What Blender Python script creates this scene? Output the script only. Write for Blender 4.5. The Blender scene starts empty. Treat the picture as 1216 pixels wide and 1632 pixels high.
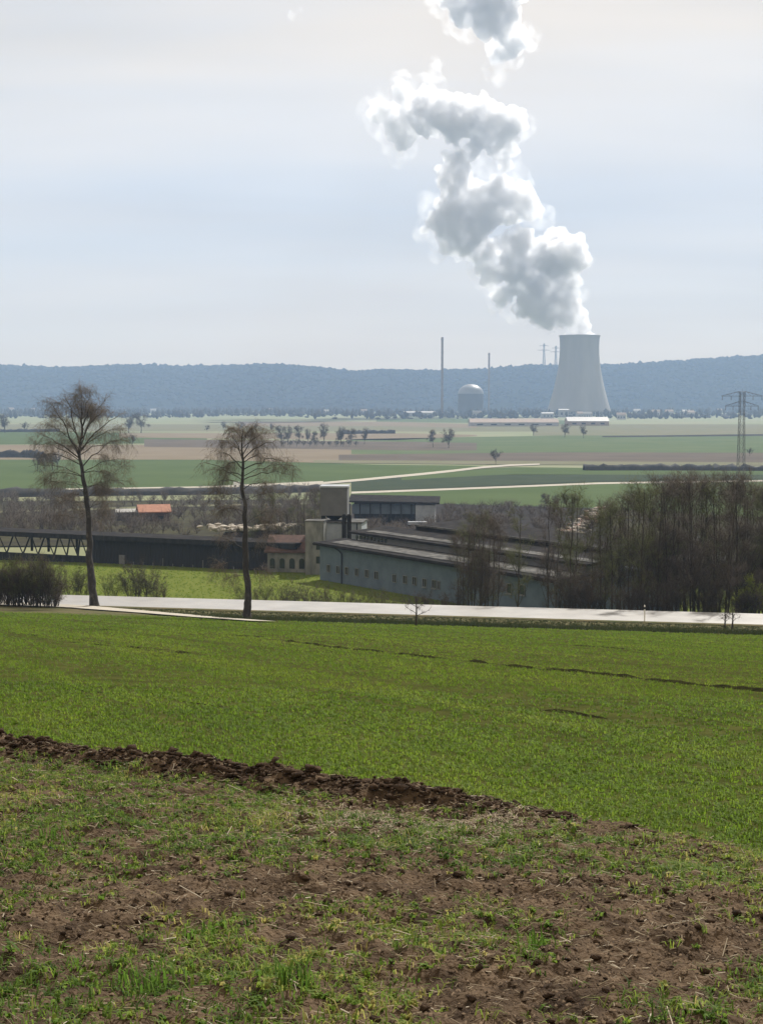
import bpy, bmesh, math, random
import numpy as np
from mathutils import Vector, Matrix

# ------------------------------------------------------------------ camera, sky, sun, exposure
scene = bpy.context.scene
C = scene.collection
F = 2453.0                       # focal length in photo pixels (photo 1216 x 1632)
CX, CY, HOR = 608.0, 816.0, 634.0
PITCH = math.atan((CY - HOR) / F)
ZC = 38.6                        # eye height above the valley floor, metres
cam_d = bpy.data.cameras.new('camera'); cam = bpy.data.objects.new('camera', cam_d); C.objects.link(cam)
cam.location = (0, 0, ZC); cam.rotation_euler = (math.pi / 2 - PITCH, 0, 0)
cam_d.sensor_fit = 'HORIZONTAL'; cam_d.sensor_width = 36.0; cam_d.lens = F / 1216 * 36.0
cam_d.clip_start = 0.1; cam_d.clip_end = 30000
scene.camera = cam
SUN_AZ, SUN_EL = math.radians(25), math.radians(43)      # clockwise from the view direction
scene.view_settings.view_transform = 'Standard'; scene.view_settings.look = 'None'
scene.view_settings.gamma = 1; scene.view_settings.use_curve_mapping = False
scene.view_settings.exposure = 0.6
cy = scene.cycles
cy.use_denoising = True
try: cy.denoiser = 'OPENIMAGEDENOISE'
except Exception: pass
cy.max_bounces = 10; cy.diffuse_bounces = 3; cy.glossy_bounces = 2; cy.transmission_bounces = 3
cy.volume_bounces = 6; cy.transparent_max_bounces = 8; cy.sample_clamp_indirect = 6.0
cy.use_adaptive_sampling = False

world = bpy.data.worlds.new('World'); scene.world = world; world.use_nodes = True
def build_world():
    nt = world.node_tree; nt.nodes.clear(); N = nt.nodes.new; L = nt.links.new
    out = N('ShaderNodeOutputWorld'); bg = N('ShaderNodeBackground'); bg.inputs['Strength'].default_value = 0.1
    sky = N('ShaderNodeTexSky'); sky.sky_type = 'NISHITA'; sky.sun_disc = False
    sky.sun_elevation = SUN_EL; sky.sun_rotation = SUN_AZ; sky.air_density = 1.0; sky.dust_density = 1.5; sky.altitude = 400
    tc = N('ShaderNodeTexCoord'); sep = N('ShaderNodeSeparateXYZ'); L(tc.outputs['Generated'], sep.inputs[0])
    # thin cirrus: the view direction is laid on a flat sheet overhead
    add = N('ShaderNodeMath'); add.operation = 'ADD'; add.inputs[1].default_value = 0.16; L(sep.outputs['Z'], add.inputs[0])
    mx = N('ShaderNodeMath'); mx.operation = 'MAXIMUM'; mx.inputs[1].default_value = 0.02; L(add.outputs[0], mx.inputs[0])
    dx = N('ShaderNodeMath'); dx.operation = 'DIVIDE'; L(sep.outputs['X'], dx.inputs[0]); L(mx.outputs[0], dx.inputs[1])
    dy = N('ShaderNodeMath'); dy.operation = 'DIVIDE'; L(sep.outputs['Y'], dy.inputs[0]); L(mx.outputs[0], dy.inputs[1])
    com = N('ShaderNodeCombineXYZ'); L(dx.outputs[0], com.inputs[0]); L(dy.outputs[0], com.inputs[1])
    mp = N('ShaderNodeMapping'); mp.inputs['Scale'].default_value = (0.8, 1.9, 1); mp.inputs['Rotation'].default_value = (0, 0, 0.12)
    mp.inputs['Location'].default_value = (5.3, 0.9, 0); L(com.outputs[0], mp.inputs[0])
    n1 = N('ShaderNodeTexNoise'); n1.inputs['Scale'].default_value = 1.0; n1.inputs['Detail'].default_value = 5.0
    n1.inputs['Roughness'].default_value = 0.5; n1.inputs['Distortion'].default_value = 0.8; L(mp.outputs[0], n1.inputs['Vector'])
    r1 = N('ShaderNodeMapRange'); r1.inputs['From Min'].default_value = 0.34; r1.inputs['From Max'].default_value = 0.64
    r1.inputs['To Min'].default_value = 0.84; r1.inputs['To Max'].default_value = 0.97; L(n1.outputs['Fac'], r1.inputs['Value'])
    n2 = N('ShaderNodeTexNoise'); n2.inputs['Scale'].default_value = 0.7; n2.inputs['Detail'].default_value = 3.0; L(mp.outputs[0], n2.inputs['Vector'])
    cr = N('ShaderNodeMix'); cr.data_type = 'RGBA'
    cr.inputs['A'].default_value = (5.15, 4.4, 3.5, 1); cr.inputs['B'].default_value = (7.5, 6.1, 4.45, 1)
    r2 = N('ShaderNodeMapRange'); r2.inputs['From Min'].default_value = 0.35; r2.inputs['From Max'].default_value = 0.65; L(n2.outputs['Fac'], r2.inputs['Value'])
    L(r2.outputs[0], cr.inputs['Factor'])
    rz = N('ShaderNodeMapRange'); rz.interpolation_type = 'SMOOTHSTEP'; rz.inputs['From Min'].default_value = 0.0; rz.inputs['From Max'].default_value = 0.16; rz.inputs['To Min'].default_value = 0.85; rz.inputs['To Max'].default_value = 0.0; L(sep.outputs['Z'], rz.inputs['Value'])
    hz = N('ShaderNodeMix'); hz.data_type = 'RGBA'; L(rz.outputs[0], hz.inputs['Factor']); L(cr.outputs['Result'], hz.inputs['A']); hz.inputs['B'].default_value = (7.0, 5.45, 3.5, 1)
    mix = N('ShaderNodeMix'); mix.data_type = 'RGBA'
    L(r1.outputs[0], mix.inputs['Factor']); L(sky.outputs[0], mix.inputs['A']); L(hz.outputs['Result'], mix.inputs['B'])
    L(mix.outputs['Result'], bg.inputs['Color']); L(bg.outputs[0], out.inputs['Surface'])
build_world()
sun_d = bpy.data.lights.new('sun', 'SUN'); sun_d.energy = 5.0; sun_d.angle = math.radians(0.6); sun_d.color = (1.0, 0.95, 0.87)
sun = bpy.data.objects.new('sun', sun_d); C.objects.link(sun)
sdir = Vector((math.sin(SUN_AZ) * math.cos(SUN_EL), math.cos(SUN_AZ) * math.cos(SUN_EL), math.sin(SUN_EL)))
sun.rotation_euler = sdir.to_track_quat('Z', 'Y').to_euler(); sun.location = (0, 0, 300)

# ------------------------------------------------------------------ numeric helpers
rng = np.random.default_rng(7); random.seed(7)
def vnoise(x, y, seed=0):
    xi = np.floor(x).astype(np.int64); yi = np.floor(y).astype(np.int64); fx = x - xi; fy = y - yi
    def h(a, b):
        n = (a * 374761393 + b * 668265263 + seed * 974634777) & 0xffffffff
        n = ((n ^ (n >> 13)) * 1274126177) & 0xffffffff
        return ((n ^ (n >> 16)) & 0xffff) / 65535.0
    u = fx * fx * (3 - 2 * fx); w = fy * fy * (3 - 2 * fy)
    return (h(xi, yi) * (1 - u) + h(xi + 1, yi) * u) * (1 - w) + (h(xi, yi + 1) * (1 - u) + h(xi + 1, yi + 1) * u) * w
def fbm(x, y, oct=4, seed=0, gain=0.5):
    x = np.asarray(x, float); y = np.asarray(y, float); s = np.zeros(np.broadcast(x, y).shape); a = 1.0; t = 0
    for i in range(oct):
        s = s + a * vnoise(x * 2 ** i + 17.3 * i, y * 2 ** i - 9.1 * i, seed + i); t += a; a *= gain
    return s / t
# the lie of the land: drop below the eye, by distance v across the road line
PV = np.array([-60, -20, 0, 60, 118, 127, 131.0, 140.5, 143, 152, 166, 185, 235, 330, 450, 600, 9000])
PD = np.array([-6.5, -1.1, 1.6, 9.5, 17.35, 18.35, 18.72, 18.85, 19.6, 22.8, 24.3, 24.8, 25.6, 30.2, 34.4, 37.6, 37.6]) 
RS = 0.2035
def H(x, y):
    x = np.asarray(x, float); y = np.asarray(y, float)
    v = y + RS * np.clip(x, -250, 250)
    z = ZC - np.interp(v, PV, PD)
    dip = np.exp(-((v - 252) / 14) ** 2) * np.clip((-x - 42) / 10, 0, 1)
    return z - 2.2 * dip + 0.0 * x
def ray(px, py):
    dx = (px - CX) / F; dz = -(py - CY) / F
    c, s = math.cos(PITCH), math.sin(PITCH)
    yy = c + dz * s; zz = -s + dz * c
    return dx / yy, zz / yy           # slopes per metre of y
def P(px, py, Y):
    a, b = ray(px, py); return Vector((a * Y, Y, ZC + b * Y))
def hit(px, py, y0=3.0):
    a, b = ray(px, py); lo = y0; step = 0.5
    y = y0
    while y < 9000:
        if ZC + b * y < float(H(a * y, y)): break
        lo = y; y += step; step = max(0.4, y * 0.01)
    hi = y
    for _ in range(40):
        m = (lo + hi) / 2
        if ZC + b * m < float(H(a * m, m)): hi = m
        else: lo = m
    return Vector((a * hi, hi, float(H(a * hi, hi))))
def proj(x, y, z):
    c, s = math.cos(PITCH), math.sin(PITCH); zz = z - ZC
    d = y * c - zz * s; u = y * s + zz * c
    return CX + F * x / d, CY - F * u / d
def pxm(Y): return Y / F           # metres per photo pixel at distance Y

# ------------------------------------------------------------------ materials
def material(name, col, col2=None, scale=4.0, rough=0.85, bump=0.0, bscale=None, transl=0.0, spec=0.3, detail=6.0, world=False, metal=0.0, stretch=None, lo=0.35, hi=0.65):
    m = bpy.data.materials.new(name); m.use_nodes = True; nt = m.node_tree; N = nt.nodes.new; L = nt.links.new
    b = nt.nodes['Principled BSDF']; out = nt.nodes['Material Output']
    b.inputs['Roughness'].default_value = rough; b.inputs['Specular IOR Level'].default_value = spec; b.inputs['Metallic'].default_value = metal
    b.inputs['Base Color'].default_value = (*col, 1)
    vec = None
    if world: g = N('ShaderNodeNewGeometry'); vec = g.outputs['Position']
    else: t = N('ShaderNodeTexCoord'); vec = t.outputs['Object']
    if stretch:
        mp = N('ShaderNodeMapping'); mp.inputs['Scale'].default_value = stretch; L(vec, mp.inputs[0]); vec = mp.outputs[0]
    if col2:
        n = N('ShaderNodeTexNoise'); n.inputs['Scale'].default_value = scale; n.inputs['Detail'].default_value = detail; n.inputs['Roughness'].default_value = 0.6
        L(vec, n.inputs['Vector'])
        r = N('ShaderNodeMapRange'); r.inputs['From Min'].default_value = lo; r.inputs['From Max'].default_value = hi; L(n.outputs['Fac'], r.inputs['Value'])
        mx = N('ShaderNodeMix'); mx.data_type = 'RGBA'; mx.inputs['A'].default_value = (*col, 1); mx.inputs['B'].default_value = (*col2, 1)
        L(r.outputs[0], mx.inputs['Factor']); L(mx.outputs['Result'], b.inputs['Base Color']); colout = mx.outputs['Result']
    if bump:
        n2 = N('ShaderNodeTexNoise'); n2.inputs['Scale'].default_value = bscale or scale * 3; n2.inputs['Detail'].default_value = 5; L(vec, n2.inputs['Vector'])
        bp = N('ShaderNodeBump'); bp.inputs['Strength'].default_value = min(1.0, bump); bp.inputs['Distance'].default_value = 0.05; L(n2.outputs['Fac'], bp.inputs['Height']); L(bp.outputs[0], b.inputs['Normal'])
    if transl:
        tr = N('ShaderNodeBsdfTranslucent'); tr.inputs['Color'].default_value = (*col, 1)
        if col2: L(colout, tr.inputs['Color'])
        ms = N('ShaderNodeMixShader'); ms.inputs[0].default_value = transl; L(b.outputs[0], ms.inputs[1]); L(tr.outputs[0], ms.inputs[2]); L(ms.outputs[0], out.inputs['Surface'])
    return m
def leaf_material(name, cols, transl=0.45, rough=0.6, spec=0.12):
    """per-blade colours: a colour attribute holds one random number per blade"""
    m = bpy.data.materials.new(name); m.use_nodes = True; nt = m.node_tree; N = nt.nodes.new; L = nt.links.new
    b = nt.nodes['Principled BSDF']; out = nt.nodes['Material Output']; b.inputs['Roughness'].default_value = rough; b.inputs['Specular IOR Level'].default_value = spec
    at = N('ShaderNodeAttribute'); at.attribute_name = 'tone'
    cr = N('ShaderNodeValToRGB'); L(at.outputs['Fac'], cr.inputs[0]); e = cr.color_ramp.elements
    for i, (p, c) in enumerate(cols):
        if i < 2: e[i].position = p; e[i].color = (*c, 1)
        else: k = e.new(p); k.color = (*c, 1)
    L(cr.outputs[0], b.inputs['Base Color'])
    tr = N('ShaderNodeBsdfTranslucent'); L(cr.outputs[0], tr.inputs['Color'])
    ms = N('ShaderNodeMixShader'); ms.inputs[0].default_value = transl; L(b.outputs[0], ms.inputs[1]); L(tr.outputs[0], ms.inputs[2]); L(ms.outputs[0], out.inputs['Surface'])
    return m

# ------------------------------------------------------------------ mesh helpers
def npmesh(name, V, Fc, mat, parent=None, tone=None, smooth=False):
    """V (n,3), Fc (m,3) or (m,4) -> linked object"""
    me = bpy.data.meshes.new(name); V = np.asarray(V, np.float32); Fc = np.asarray(Fc, np.int32); k = Fc.shape[1]
    me.vertices.add(len(V)); me.vertices.foreach_set('co', V.ravel())
    me.loops.add(Fc.size); me.loops.foreach_set('vertex_index', Fc.ravel())
    me.polygons.add(len(Fc)); me.polygons.foreach_set('loop_start', np.arange(0, Fc.size, k, dtype=np.int32))
    me.polygons.foreach_set('loop_total', np.full(len(Fc), k, np.int32))
    if smooth: me.polygons.foreach_set('use_smooth', np.ones(len(Fc), bool))
    me.update(calc_edges=True)
    if tone is not None:
        a = me.attributes.new('tone', 'FLOAT', 'POINT'); a.data.foreach_set('value', np.asarray(tone, np.float32))
    me.materials.append(mat)
    o = bpy.data.objects.new(name, me); C.objects.link(o); o.parent = parent
    return o
class MB:
    def __init__(s): s.v = []; s.f = []
    def box(s, c, size, rz=0.0, M=None):
        hx, hy, hz = size[0] / 2, size[1] / 2, size[2] / 2; cs, sn = math.cos(rz), math.sin(rz); n = len(s.v)
        for dx, dy, dz in ((-1,-1,-1),(1,-1,-1),(1,1,-1),(-1,1,-1),(-1,-1,1),(1,-1,1),(1,1,1),(-1,1,1)):
            x, y, z = dx * hx, dy * hy, dz * hz
            s.v.append((c[0] + x * cs - y * sn, c[1] + x * sn + y * cs, c[2] + z))
        s.f += [tuple(n + i for i in q) for q in ((0,3,2,1),(4,5,6,7),(0,1,5,4),(1,2,6,5),(2,3,7,6),(3,0,4,7))]
        return s
    def hull(s, bot, top):
        """prism between two rings of equal length"""
        n = len(s.v); k = len(bot); s.v += [tuple(p) for p in bot] + [tuple(p) for p in top]
        s.f.append(tuple(n + i for i in reversed(range(k)))); s.f.append(tuple(n + k + i for i in range(k)))
        for i in range(k): j = (i + 1) % k; s.f.append((n + i, n + j, n + k + j, n + k + i))
        return s
    def tube(s, pts, rad, sides=6, cap=True):
        n0 = len(s.v); pts = [Vector(p) for p in pts]; m = len(pts)
        for i, p in enumerate(pts):
            t = (pts[min(i + 1, m - 1)] - pts[max(i - 1, 0)]).normalized()
            u = t.cross(Vector((0, 0, 1)));
            if u.length < 1e-3: u = Vector((1, 0, 0))
            u.normalize(); w = t.cross(u); r = rad[i] if isinstance(rad, (list, tuple)) else rad
            for k in range(sides):
                a = 2 * math.pi * k / sides; q = p + (u * math.cos(a) + w * math.sin(a)) * r; s.v.append(tuple(q))
        for i in range(m - 1):
            for k in range(sides):
                a = n0 + i * sides + k; b = n0 + i * sides + (k + 1) % sides
                s.f.append((a, b, b + sides, a + sides))
        if cap: s.f.append(tuple(n0 + k for k in reversed(range(sides)))); s.f.append(tuple(n0 + (m - 1) * sides + k for k in range(sides)))
        return s
    def lathe(s, prof, seg=32, c=(0, 0, 0), closed=False):
        n0 = len(s.v); m = len(prof)
        for r, z in prof:
            for k in range(seg): a = 2 * math.pi * k / seg; s.v.append((c[0] + r * math.cos(a), c[1] + r * math.sin(a), c[2] + z))
        for i in range(m - 1 + (1 if closed else 0)):
            for k in range(seg):
                a = n0 + i * seg + k; b = n0 + i * seg + (k + 1) % seg; a2 = n0 + ((i + 1) % m) * seg + k; b2 = n0 + ((i + 1) % m) * seg + (k + 1) % seg
                s.f.append((a, b, b2, a2))
        return s
    def build(s, name, mat, parent=None, smooth=False):
        me = bpy.data.meshes.new(name); me.from_pydata(s.v, [], s.f); me.update()
        if smooth: me.polygons.foreach_set('use_smooth', [True] * len(me.polygons))
        me.materials.append(mat); o = bpy.data.objects.new(name, me); C.objects.link(o); o.parent = parent
        return o
def tag(o, label, cat=None, group=None, kind=None):
    o['label'] = label
    if cat: o['category'] = cat
    if group: o['group'] = group
    if kind: o['kind'] = kind
    return o
def thing(name, label, cat, loc=(0, 0, 0), rz=0.0, group=None, scale=None):
    o = bpy.data.objects.new(name, None); C.objects.link(o); o.location = loc; o.rotation_euler = (0, 0, rz); o.empty_display_size = 0.5
    if scale: o.scale = (scale,) * 3 if not isinstance(scale, (tuple, list)) else scale
    return tag(o, label, cat, group)
def copy_thing(src, loc, rz, scale, label=None, group=None):
    r = src.copy(); C.objects.link(r); r.location = loc; r.rotation_euler = (0, 0, rz); r.scale = (scale,) * 3 if not isinstance(scale, (tuple, list)) else scale
    if label: r['label'] = label
    if group: r['group'] = group
    for ch in list(src.children):
        c = ch.copy(); C.objects.link(c); c.parent = r
        for g in list(ch.children):
            d = g.copy(); C.objects.link(d); d.parent = c
    return r

# ------------------------------------------------------------------ ground
M = {}
M['soil'] = material('soil', (0.034, 0.024, 0.017), (0.125, 0.090, 0.060), 5.0, 1.0, 0.8, 40, world=True, spec=0.04)
M['plain'] = material('plain_grass', (0.12, 0.15, 0.06), (0.16, 0.16, 0.085), 0.01, 0.95, world=True)
M['dirtgrass'] = material('rough_ground', (0.06, 0.05, 0.035), (0.10, 0.10, 0.045), 0.12, 0.95, 0.6, 2.0, world=True)
def axis(a, b, n, p=1.0):
    t = np.linspace(0, 1, n); return a + (b - a) * t ** p
ys = np.concatenate([axis(-60, 0, 16)[:-1], axis(0, 118, 60)[:-1], axis(118, 260, 110)[:-1], axis(260, 700, 60)[:-1], axis(700, 7400, 40)])
xs_ = np.concatenate([-axis(120, 3800, 18, 2.0)[::-1][:-1], np.linspace(-120, 120, 81), axis(120, 3800, 18, 2.0)[1:]])
def grid(xs, ys, zf, name, mat, smooth=True):
    X, Y = np.meshgrid(xs, ys); Z = zf(X, Y); nx, ny = len(xs), len(ys)
    V = np.stack([X.ravel(), Y.ravel(), Z.ravel()], 1)
    i = np.arange(nx * ny).reshape(ny, nx); Q = np.stack([i[:-1, :-1], i[:-1, 1:], i[1:, 1:], i[1:, :-1]], -1).reshape(-1, 4)
    return npmesh(name, V, Q, mat, smooth=smooth)
ground = grid(xs_, ys, H, 'ground', M['plain'])
tag(ground, 'wide valley floor falling away below the slope', 'ground', kind='structure')

def strip(name, cols, mat, lift, label, rows=8, cat='field', fn=None):
    """a sheet laid on the land between two edges given as (px, py_far, py_near) columns of the photograph"""
    xs = np.array([c[0] for c in cols], float); t = np.array([c[1] for c in cols], float); b = np.array([c[2] for c in cols], float)
    n = max(6, int((xs[-1] - xs[0]) / 40)); xx = np.linspace(xs[0], xs[-1], n); V = []
    for x in xx:
        yt = np.interp(x, xs, t); yb = np.interp(x, xs, b)
        far = hit(x, yt); near = hit(x, yb)
        for k in range(rows):
            f = k / (rows - 1); q = near.lerp(far, f); V.append((q.x, q.y, float(H(q.x, q.y)) + lift))
    i = np.arange(n * rows).reshape(n, rows); Q = np.stack([i[:-1, :-1], i[1:, :-1], i[1:, 1:], i[:-1, 1:]], -1).reshape(-1, 4)
    o = npmesh(name, V, Q, mat); tag(o, label, cat, kind='structure'); return o
def fmat(name, c, c2=None, scale=0.02, **k):
    c2 = c2 or tuple(v * 1.25 for v in c)
    if name != 'verge': c = tuple(v * 0.72 for v in c); c2 = tuple(v * 0.72 for v in c2)
    M[name] = material(name, c, c2, scale, 1.0, world=True, spec=0.04, **k); return M[name]
G1 = fmat('field_green', (0.066, 0.104, 0.030), (0.084, 0.124, 0.038))
G2 = fmat('field_green_dull', (0.085, 0.130, 0.050), (0.115, 0.150, 0.065))
G3 = fmat('field_dark', (0.030, 0.050, 0.022), (0.045, 0.062, 0.03), 0.06)
TN = fmat('field_tan', (0.205, 0.165, 0.112), (0.24, 0.198, 0.14))
BR = fmat('field_brown', (0.105, 0.086, 0.068), (0.14, 0.115, 0.09))
PT = fmat('field_pale', (0.20, 0.19, 0.125), (0.165, 0.175, 0.10))
DK = fmat('field_black', (0.020, 0.017, 0.016), (0.036, 0.030, 0.027), 0.05)
SC = fmat('scrub_ground', (0.032, 0.028, 0.019), (0.075, 0.072, 0.032), 0.06)
ME = fmat('meadow', (0.115, 0.150, 0.020), (0.14, 0.17, 0.028), 0.25, bump=0.5, bscale=6.0)
GV = fmat('gravel_track', (0.45, 0.42, 0.36), (0.55, 0.52, 0.46), 0.8)
AS = material('pale_road', (0.215, 0.212, 0.208), (0.285, 0.28, 0.27), 0.35, 0.42, 0.15, 30, spec=0.55, world=True)
VG = fmat('verge', (0.055, 0.065, 0.025), (0.11, 0.09, 0.05), 0.6, bump=0.6, bscale=8.0)
# valley fields, far to near
strip('field', [(-80, 676, 687), (1300, 676, 688)], PT, 0.05, 'pale stubble fields at the far edge of the plain')
strip('field', [(600, 668, 672), (760, 667, 674), (900, 670, 676)], G2, 0.10, 'dull green strip in front of the plant buildings')
strip('field', [(380, 672, 679), (620, 672, 679), (760, 676, 682)], TN, 0.15, 'tan strip behind the row of bare trees')
strip('field', [(-60, 688, 709), (330, 690, 706)], G1, 0.10, 'green field behind the domed bush')
strip('field', [(-60, 709, 734), (330, 709, 735), (620, 718, 739)], TN, 0.10, 'tan bare field behind the big green field')
strip('field', [(190, 690, 697), (620, 690, 702), (760, 693, 695)], TN, 0.13, 'light tan strip running past the row of trees')
strip('field', [(230, 700, 712), (640, 704, 718), (760, 706, 718)], BR, 0.16, 'grey brown field before the row of trees')
strip('field', [(560, 700, 724), (900, 694, 722), (1300, 694, 724)], G2, 0.13, 'wide dull green field beyond the brown field')
strip('field', [(850, 677, 694), (1300, 677, 694)], PT, 0.16, 'pale field in front of the farm sheds')
strip('field', [(960, 695, 697), (1300, 691, 694)], DK, 0.22, 'thin dark ditch across the pale field')
strip('field', [(540, 725, 735), (880, 721, 737), (1300, 722, 740)], BR, 0.20, 'purple brown ploughed field beyond the pale track')
strip('field', [(-60, 733, 786), (330, 733, 778), (500, 738, 770), (600, 741, 762), (770, 743, 745)], G1, 0.22, 'big bright green field behind the dark embankment')
strip('gravel_track', [(500, 734, 738), (800, 735, 741), (1300, 738, 742.5)], PT, 0.25, 'pale straight farm road across the plain', cat='track')
strip('field', [(640, 761, 766), (800, 745, 757), (1300, 750, 757)], G1, 0.28, 'bright green strip between the two tracks')
strip('field', [(560, 767, 784), (700, 758, 779), (960, 757, 768), (1300, 757, 766)], G3, 0.26, 'dark green strip between the two tracks')
strip('gravel_track', [(440, 776, 779.5), (575, 764, 767.5), (700, 752, 755.5), (790, 741.5, 744.5), (860, 739.5, 741.5)], GV, 0.34, 'pale gravel track curving over the plain', cat='track')
strip('field', [(560, 784, 806), (700, 783, 804), (960, 772, 811), (1300, 768, 830)], G1, 0.30, 'green field behind the thicket and the sheds')
strip('gravel_track', [(560, 785, 788), (700, 780, 783), (960, 770, 772.5), (1300, 765, 767)], GV, 0.36, 'pale gravel track along the green field', cat='track')
strip('field', [(-60, 800, 872), (560, 796, 870)], SC, 0.16, 'scrubby brown waste ground behind the long shed', rows=16)
strip('field', [(560, 806, 868), (720, 804, 890), (965, 812, 890)], DK, 0.18, 'black brown ploughed bank beside the pale rubble slope', rows=16)
strip('field', [(965, 812, 893), (1300, 830, 893)], SC, 0.18, 'dull green brown slope behind the thicket', rows=16)
strip('gravel_track', [(-60, 818, 821.5), (300, 806, 809), (560, 801, 804)], PT, 0.30, 'pale lane through the scrub', cat='track')

# the meadow behind the road, the road, the verge and the path
def vsheet(name, v0, v1, x0, x1, mat, lift, nv, nx, label, cat, kind='structure'):
    vs = np.linspace(v0, v1, nv); xs = np.linspace(x0, x1, nx); Xv, Vv = np.meshgrid(xs, vs); Yv = Vv - RS * Xv
    Z = H(Xv, Yv) + lift; V = np.stack([Xv.ravel(), Yv.ravel(), Z.ravel()], 1)
    i = np.arange(nv * nx).reshape(nv, nx); Q = np.stack([i[:-1, :-1], i[:-1, 1:], i[1:, 1:], i[1:, :-1]], -1).reshape(-1, 4)
    return tag(npmesh(name, V, Q, mat, smooth=True), label, cat, kind=kind)
vsheet('meadow', 144, 240, -90, 60, ME, 0.05, 70, 40, 'yellow green meadow between the road and the long shed', 'meadow')
vsheet('verge', 109.5, 131.6, -60, 60, VG, 0.03, 20, 60, 'dark grassy verge on the field side of the road', 'verge')
vsheet('road', 131.8, 139.9, -70, 80, AS, 0.06, 9, 60, 'pale country road glaring in the sun', 'road')
vsheet('road_shoulder', 131.2, 132.2, -70, 80, VG, 0.09, 3, 60, 'narrow grass shoulder along the road', 'verge')
# field path
pa = [hit(-60, 959), hit(0, 963.5), hit(120, 969), hit(250, 979), hit(330, 986), hit(420, 992.5)]
def path_sheet():
    V = []; n = 0
    w = [1.5, 1.5, 1.4, 1.3, 1.2, 0.9]
    for i in range(len(pa)):
        d = (pa[min(i + 1, len(pa) - 1)] - pa[max(i - 1, 0)]); d.z = 0; d.normalize(); nn = Vector((-d.y, d.x, 0))
        for s in (-1, -0.33, 0.33, 1):
            q = pa[i] + nn * w[i] * s; V.append((q.x, q.y, float(H(q.x, q.y)) + 0.12))
    i = np.arange(len(pa) * 4).reshape(-1, 4); Q = np.stack([i[:-1, :-1], i[1:, :-1], i[1:, 1:], i[:-1, 1:]], -1).reshape(-1, 4)
    return npmesh('path', V, Q, GV)
tag(path_sheet(), 'pale gravel field path leading up to the birches', 'path', kind='structure')

# ------------------------------------------------------------------ hills and woods
RX = np.array([-400, 0, 60, 130, 200, 300, 440, 500, 560, 610, 700, 780, 830, 900, 1000, 1100, 1216, 1700]); RYp = np.array([574, 579, 581, 582, 578, 580, 577, 581, 588, 586, 587, 584, 580, 578, 577, 570, 563, 556])
def hillz(x, y):
    px = CX + F * x / np.maximum(y, 1.0)
    ridge = (HOR - np.interp(px, RX, RYp)) / F * 5600 + ZC - 16
    t = np.clip((y - 4350) / 1250, 0, 1); s = t * t * (3 - 2 * t)
    back = 1 - 0.5 * np.clip((y - 5650) / 1500, 0, 1)
    return -1.0 + ridge * s * back + (fbm(x / 160, y / 160, 3, 5) - 0.5) * 26 * np.sin(np.pi * np.clip(t, 0, 1)) + (fbm(x / 30, y / 30, 2, 9) - 0.5) * 8 * s
M['hill'] = material('hill_wood', (0.020, 0.023, 0.017), (0.028, 0.030, 0.022), 0.01, 1.0, world=True, spec=0.0)
hills = grid(np.linspace(-3600, 3600, 220), np.linspace(4330, 7200, 80), hillz, 'hills', material('hill_floor_shaded', (0.010, 0.012, 0.009), (0.016, 0.018, 0.013), 0.01, 1.0, world=True, spec=0.0)); tag(hills, 'long wooded ridge closing the valley', 'hills', kind='structure')  # floor colour darkened to carry the shade between the crowns
def lumps(name, pos, rad, hgt, mat, label, seed=3, cat='wood'):
    """each tree a bumpy closed crown; joined because a far wood reads as one mass"""
    r = np.random.default_rng(seed); S = 5; prof = [(0.35, 0.0), (1.0, 0.38), (0.75, 0.75), (0.12, 1.0)]
    n = len(pos); k = len(prof); V = np.zeros((n, k * S, 3), np.float32)
    for j, (pr, pz) in enumerate(prof):
        for s in range(S):
            a = 2 * np.pi * s / S + 0.5 * j; jit = r.uniform(0.75, 1.25, n)
            V[:, j * S + s, 0] = pos[:, 0] + rad * pr * jit * np.cos(a); V[:, j * S + s, 1] = pos[:, 1] + rad * pr * jit * np.sin(a)
            V[:, j * S + s, 2] = pos[:, 2] + hgt * np.clip(pz + r.uniform(-0.06, 0.06, n), 0, 1.1)
    q = []
    for j in range(k - 1):
        for s in range(S): q.append((j * S + s, j * S + (s + 1) % S, (j + 1) * S + (s + 1) % S, (j + 1) * S + s))
    q = np.array(q); Q = (q[None] + (np.arange(n) * k * S)[:, None, None]).reshape(-1, 4)
    o = npmesh(name, V.reshape(-1, 3), Q, mat, smooth=True); return tag(o, label, cat, kind='stuff')
n = 7000
hx = rng.uniform(-2100, 2100, n); hy = 4550 + 1150 * rng.random(n) ** 0.7
keep = fbm(hx / 300, hy / 300, 2, 21) > 0.12
hx, hy = hx[keep], hy[keep]
ridge_x = rng.uniform(-2100, 2100, 900); hx = np.concatenate([hx, ridge_x]); hy = np.concatenate([hy, rng.uniform(5560, 5680, 900)])
lumps('ridge_wood', np.stack([hx, hy, hillz(hx, hy) - 2], 1), rng.uniform(8, 15, len(hx)), rng.uniform(8, 15, len(hx)) + 5 * (rng.random(len(hx)) < 0.05), M['hill'], 'mixed wood covering the ridge slopes')
M['farwood'] = material('far_wood', (0.028, 0.030, 0.022), (0.05, 0.045, 0.035), 0.02, 1.0, world=True)
n = 6000; fx = rng.uniform(-1500, 1600, n); fy = rng.uniform(2750, 4300, n); k = (fbm(fx / 220, fy / 120, 3, 33) > 0.44) & (np.abs(fx - 415 * fy / 3250) > 0)
fx, fy = fx[k], fy[k]
lumps('valley_wood', np.stack([fx, fy, H(fx, fy)], 1), rng.uniform(2.0, 7.0, len(fx)), 3 + 13 * rng.random(len(fx)) ** 1.6, M['farwood'], 'dark belt of woods at the foot of the plant', 5)

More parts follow.
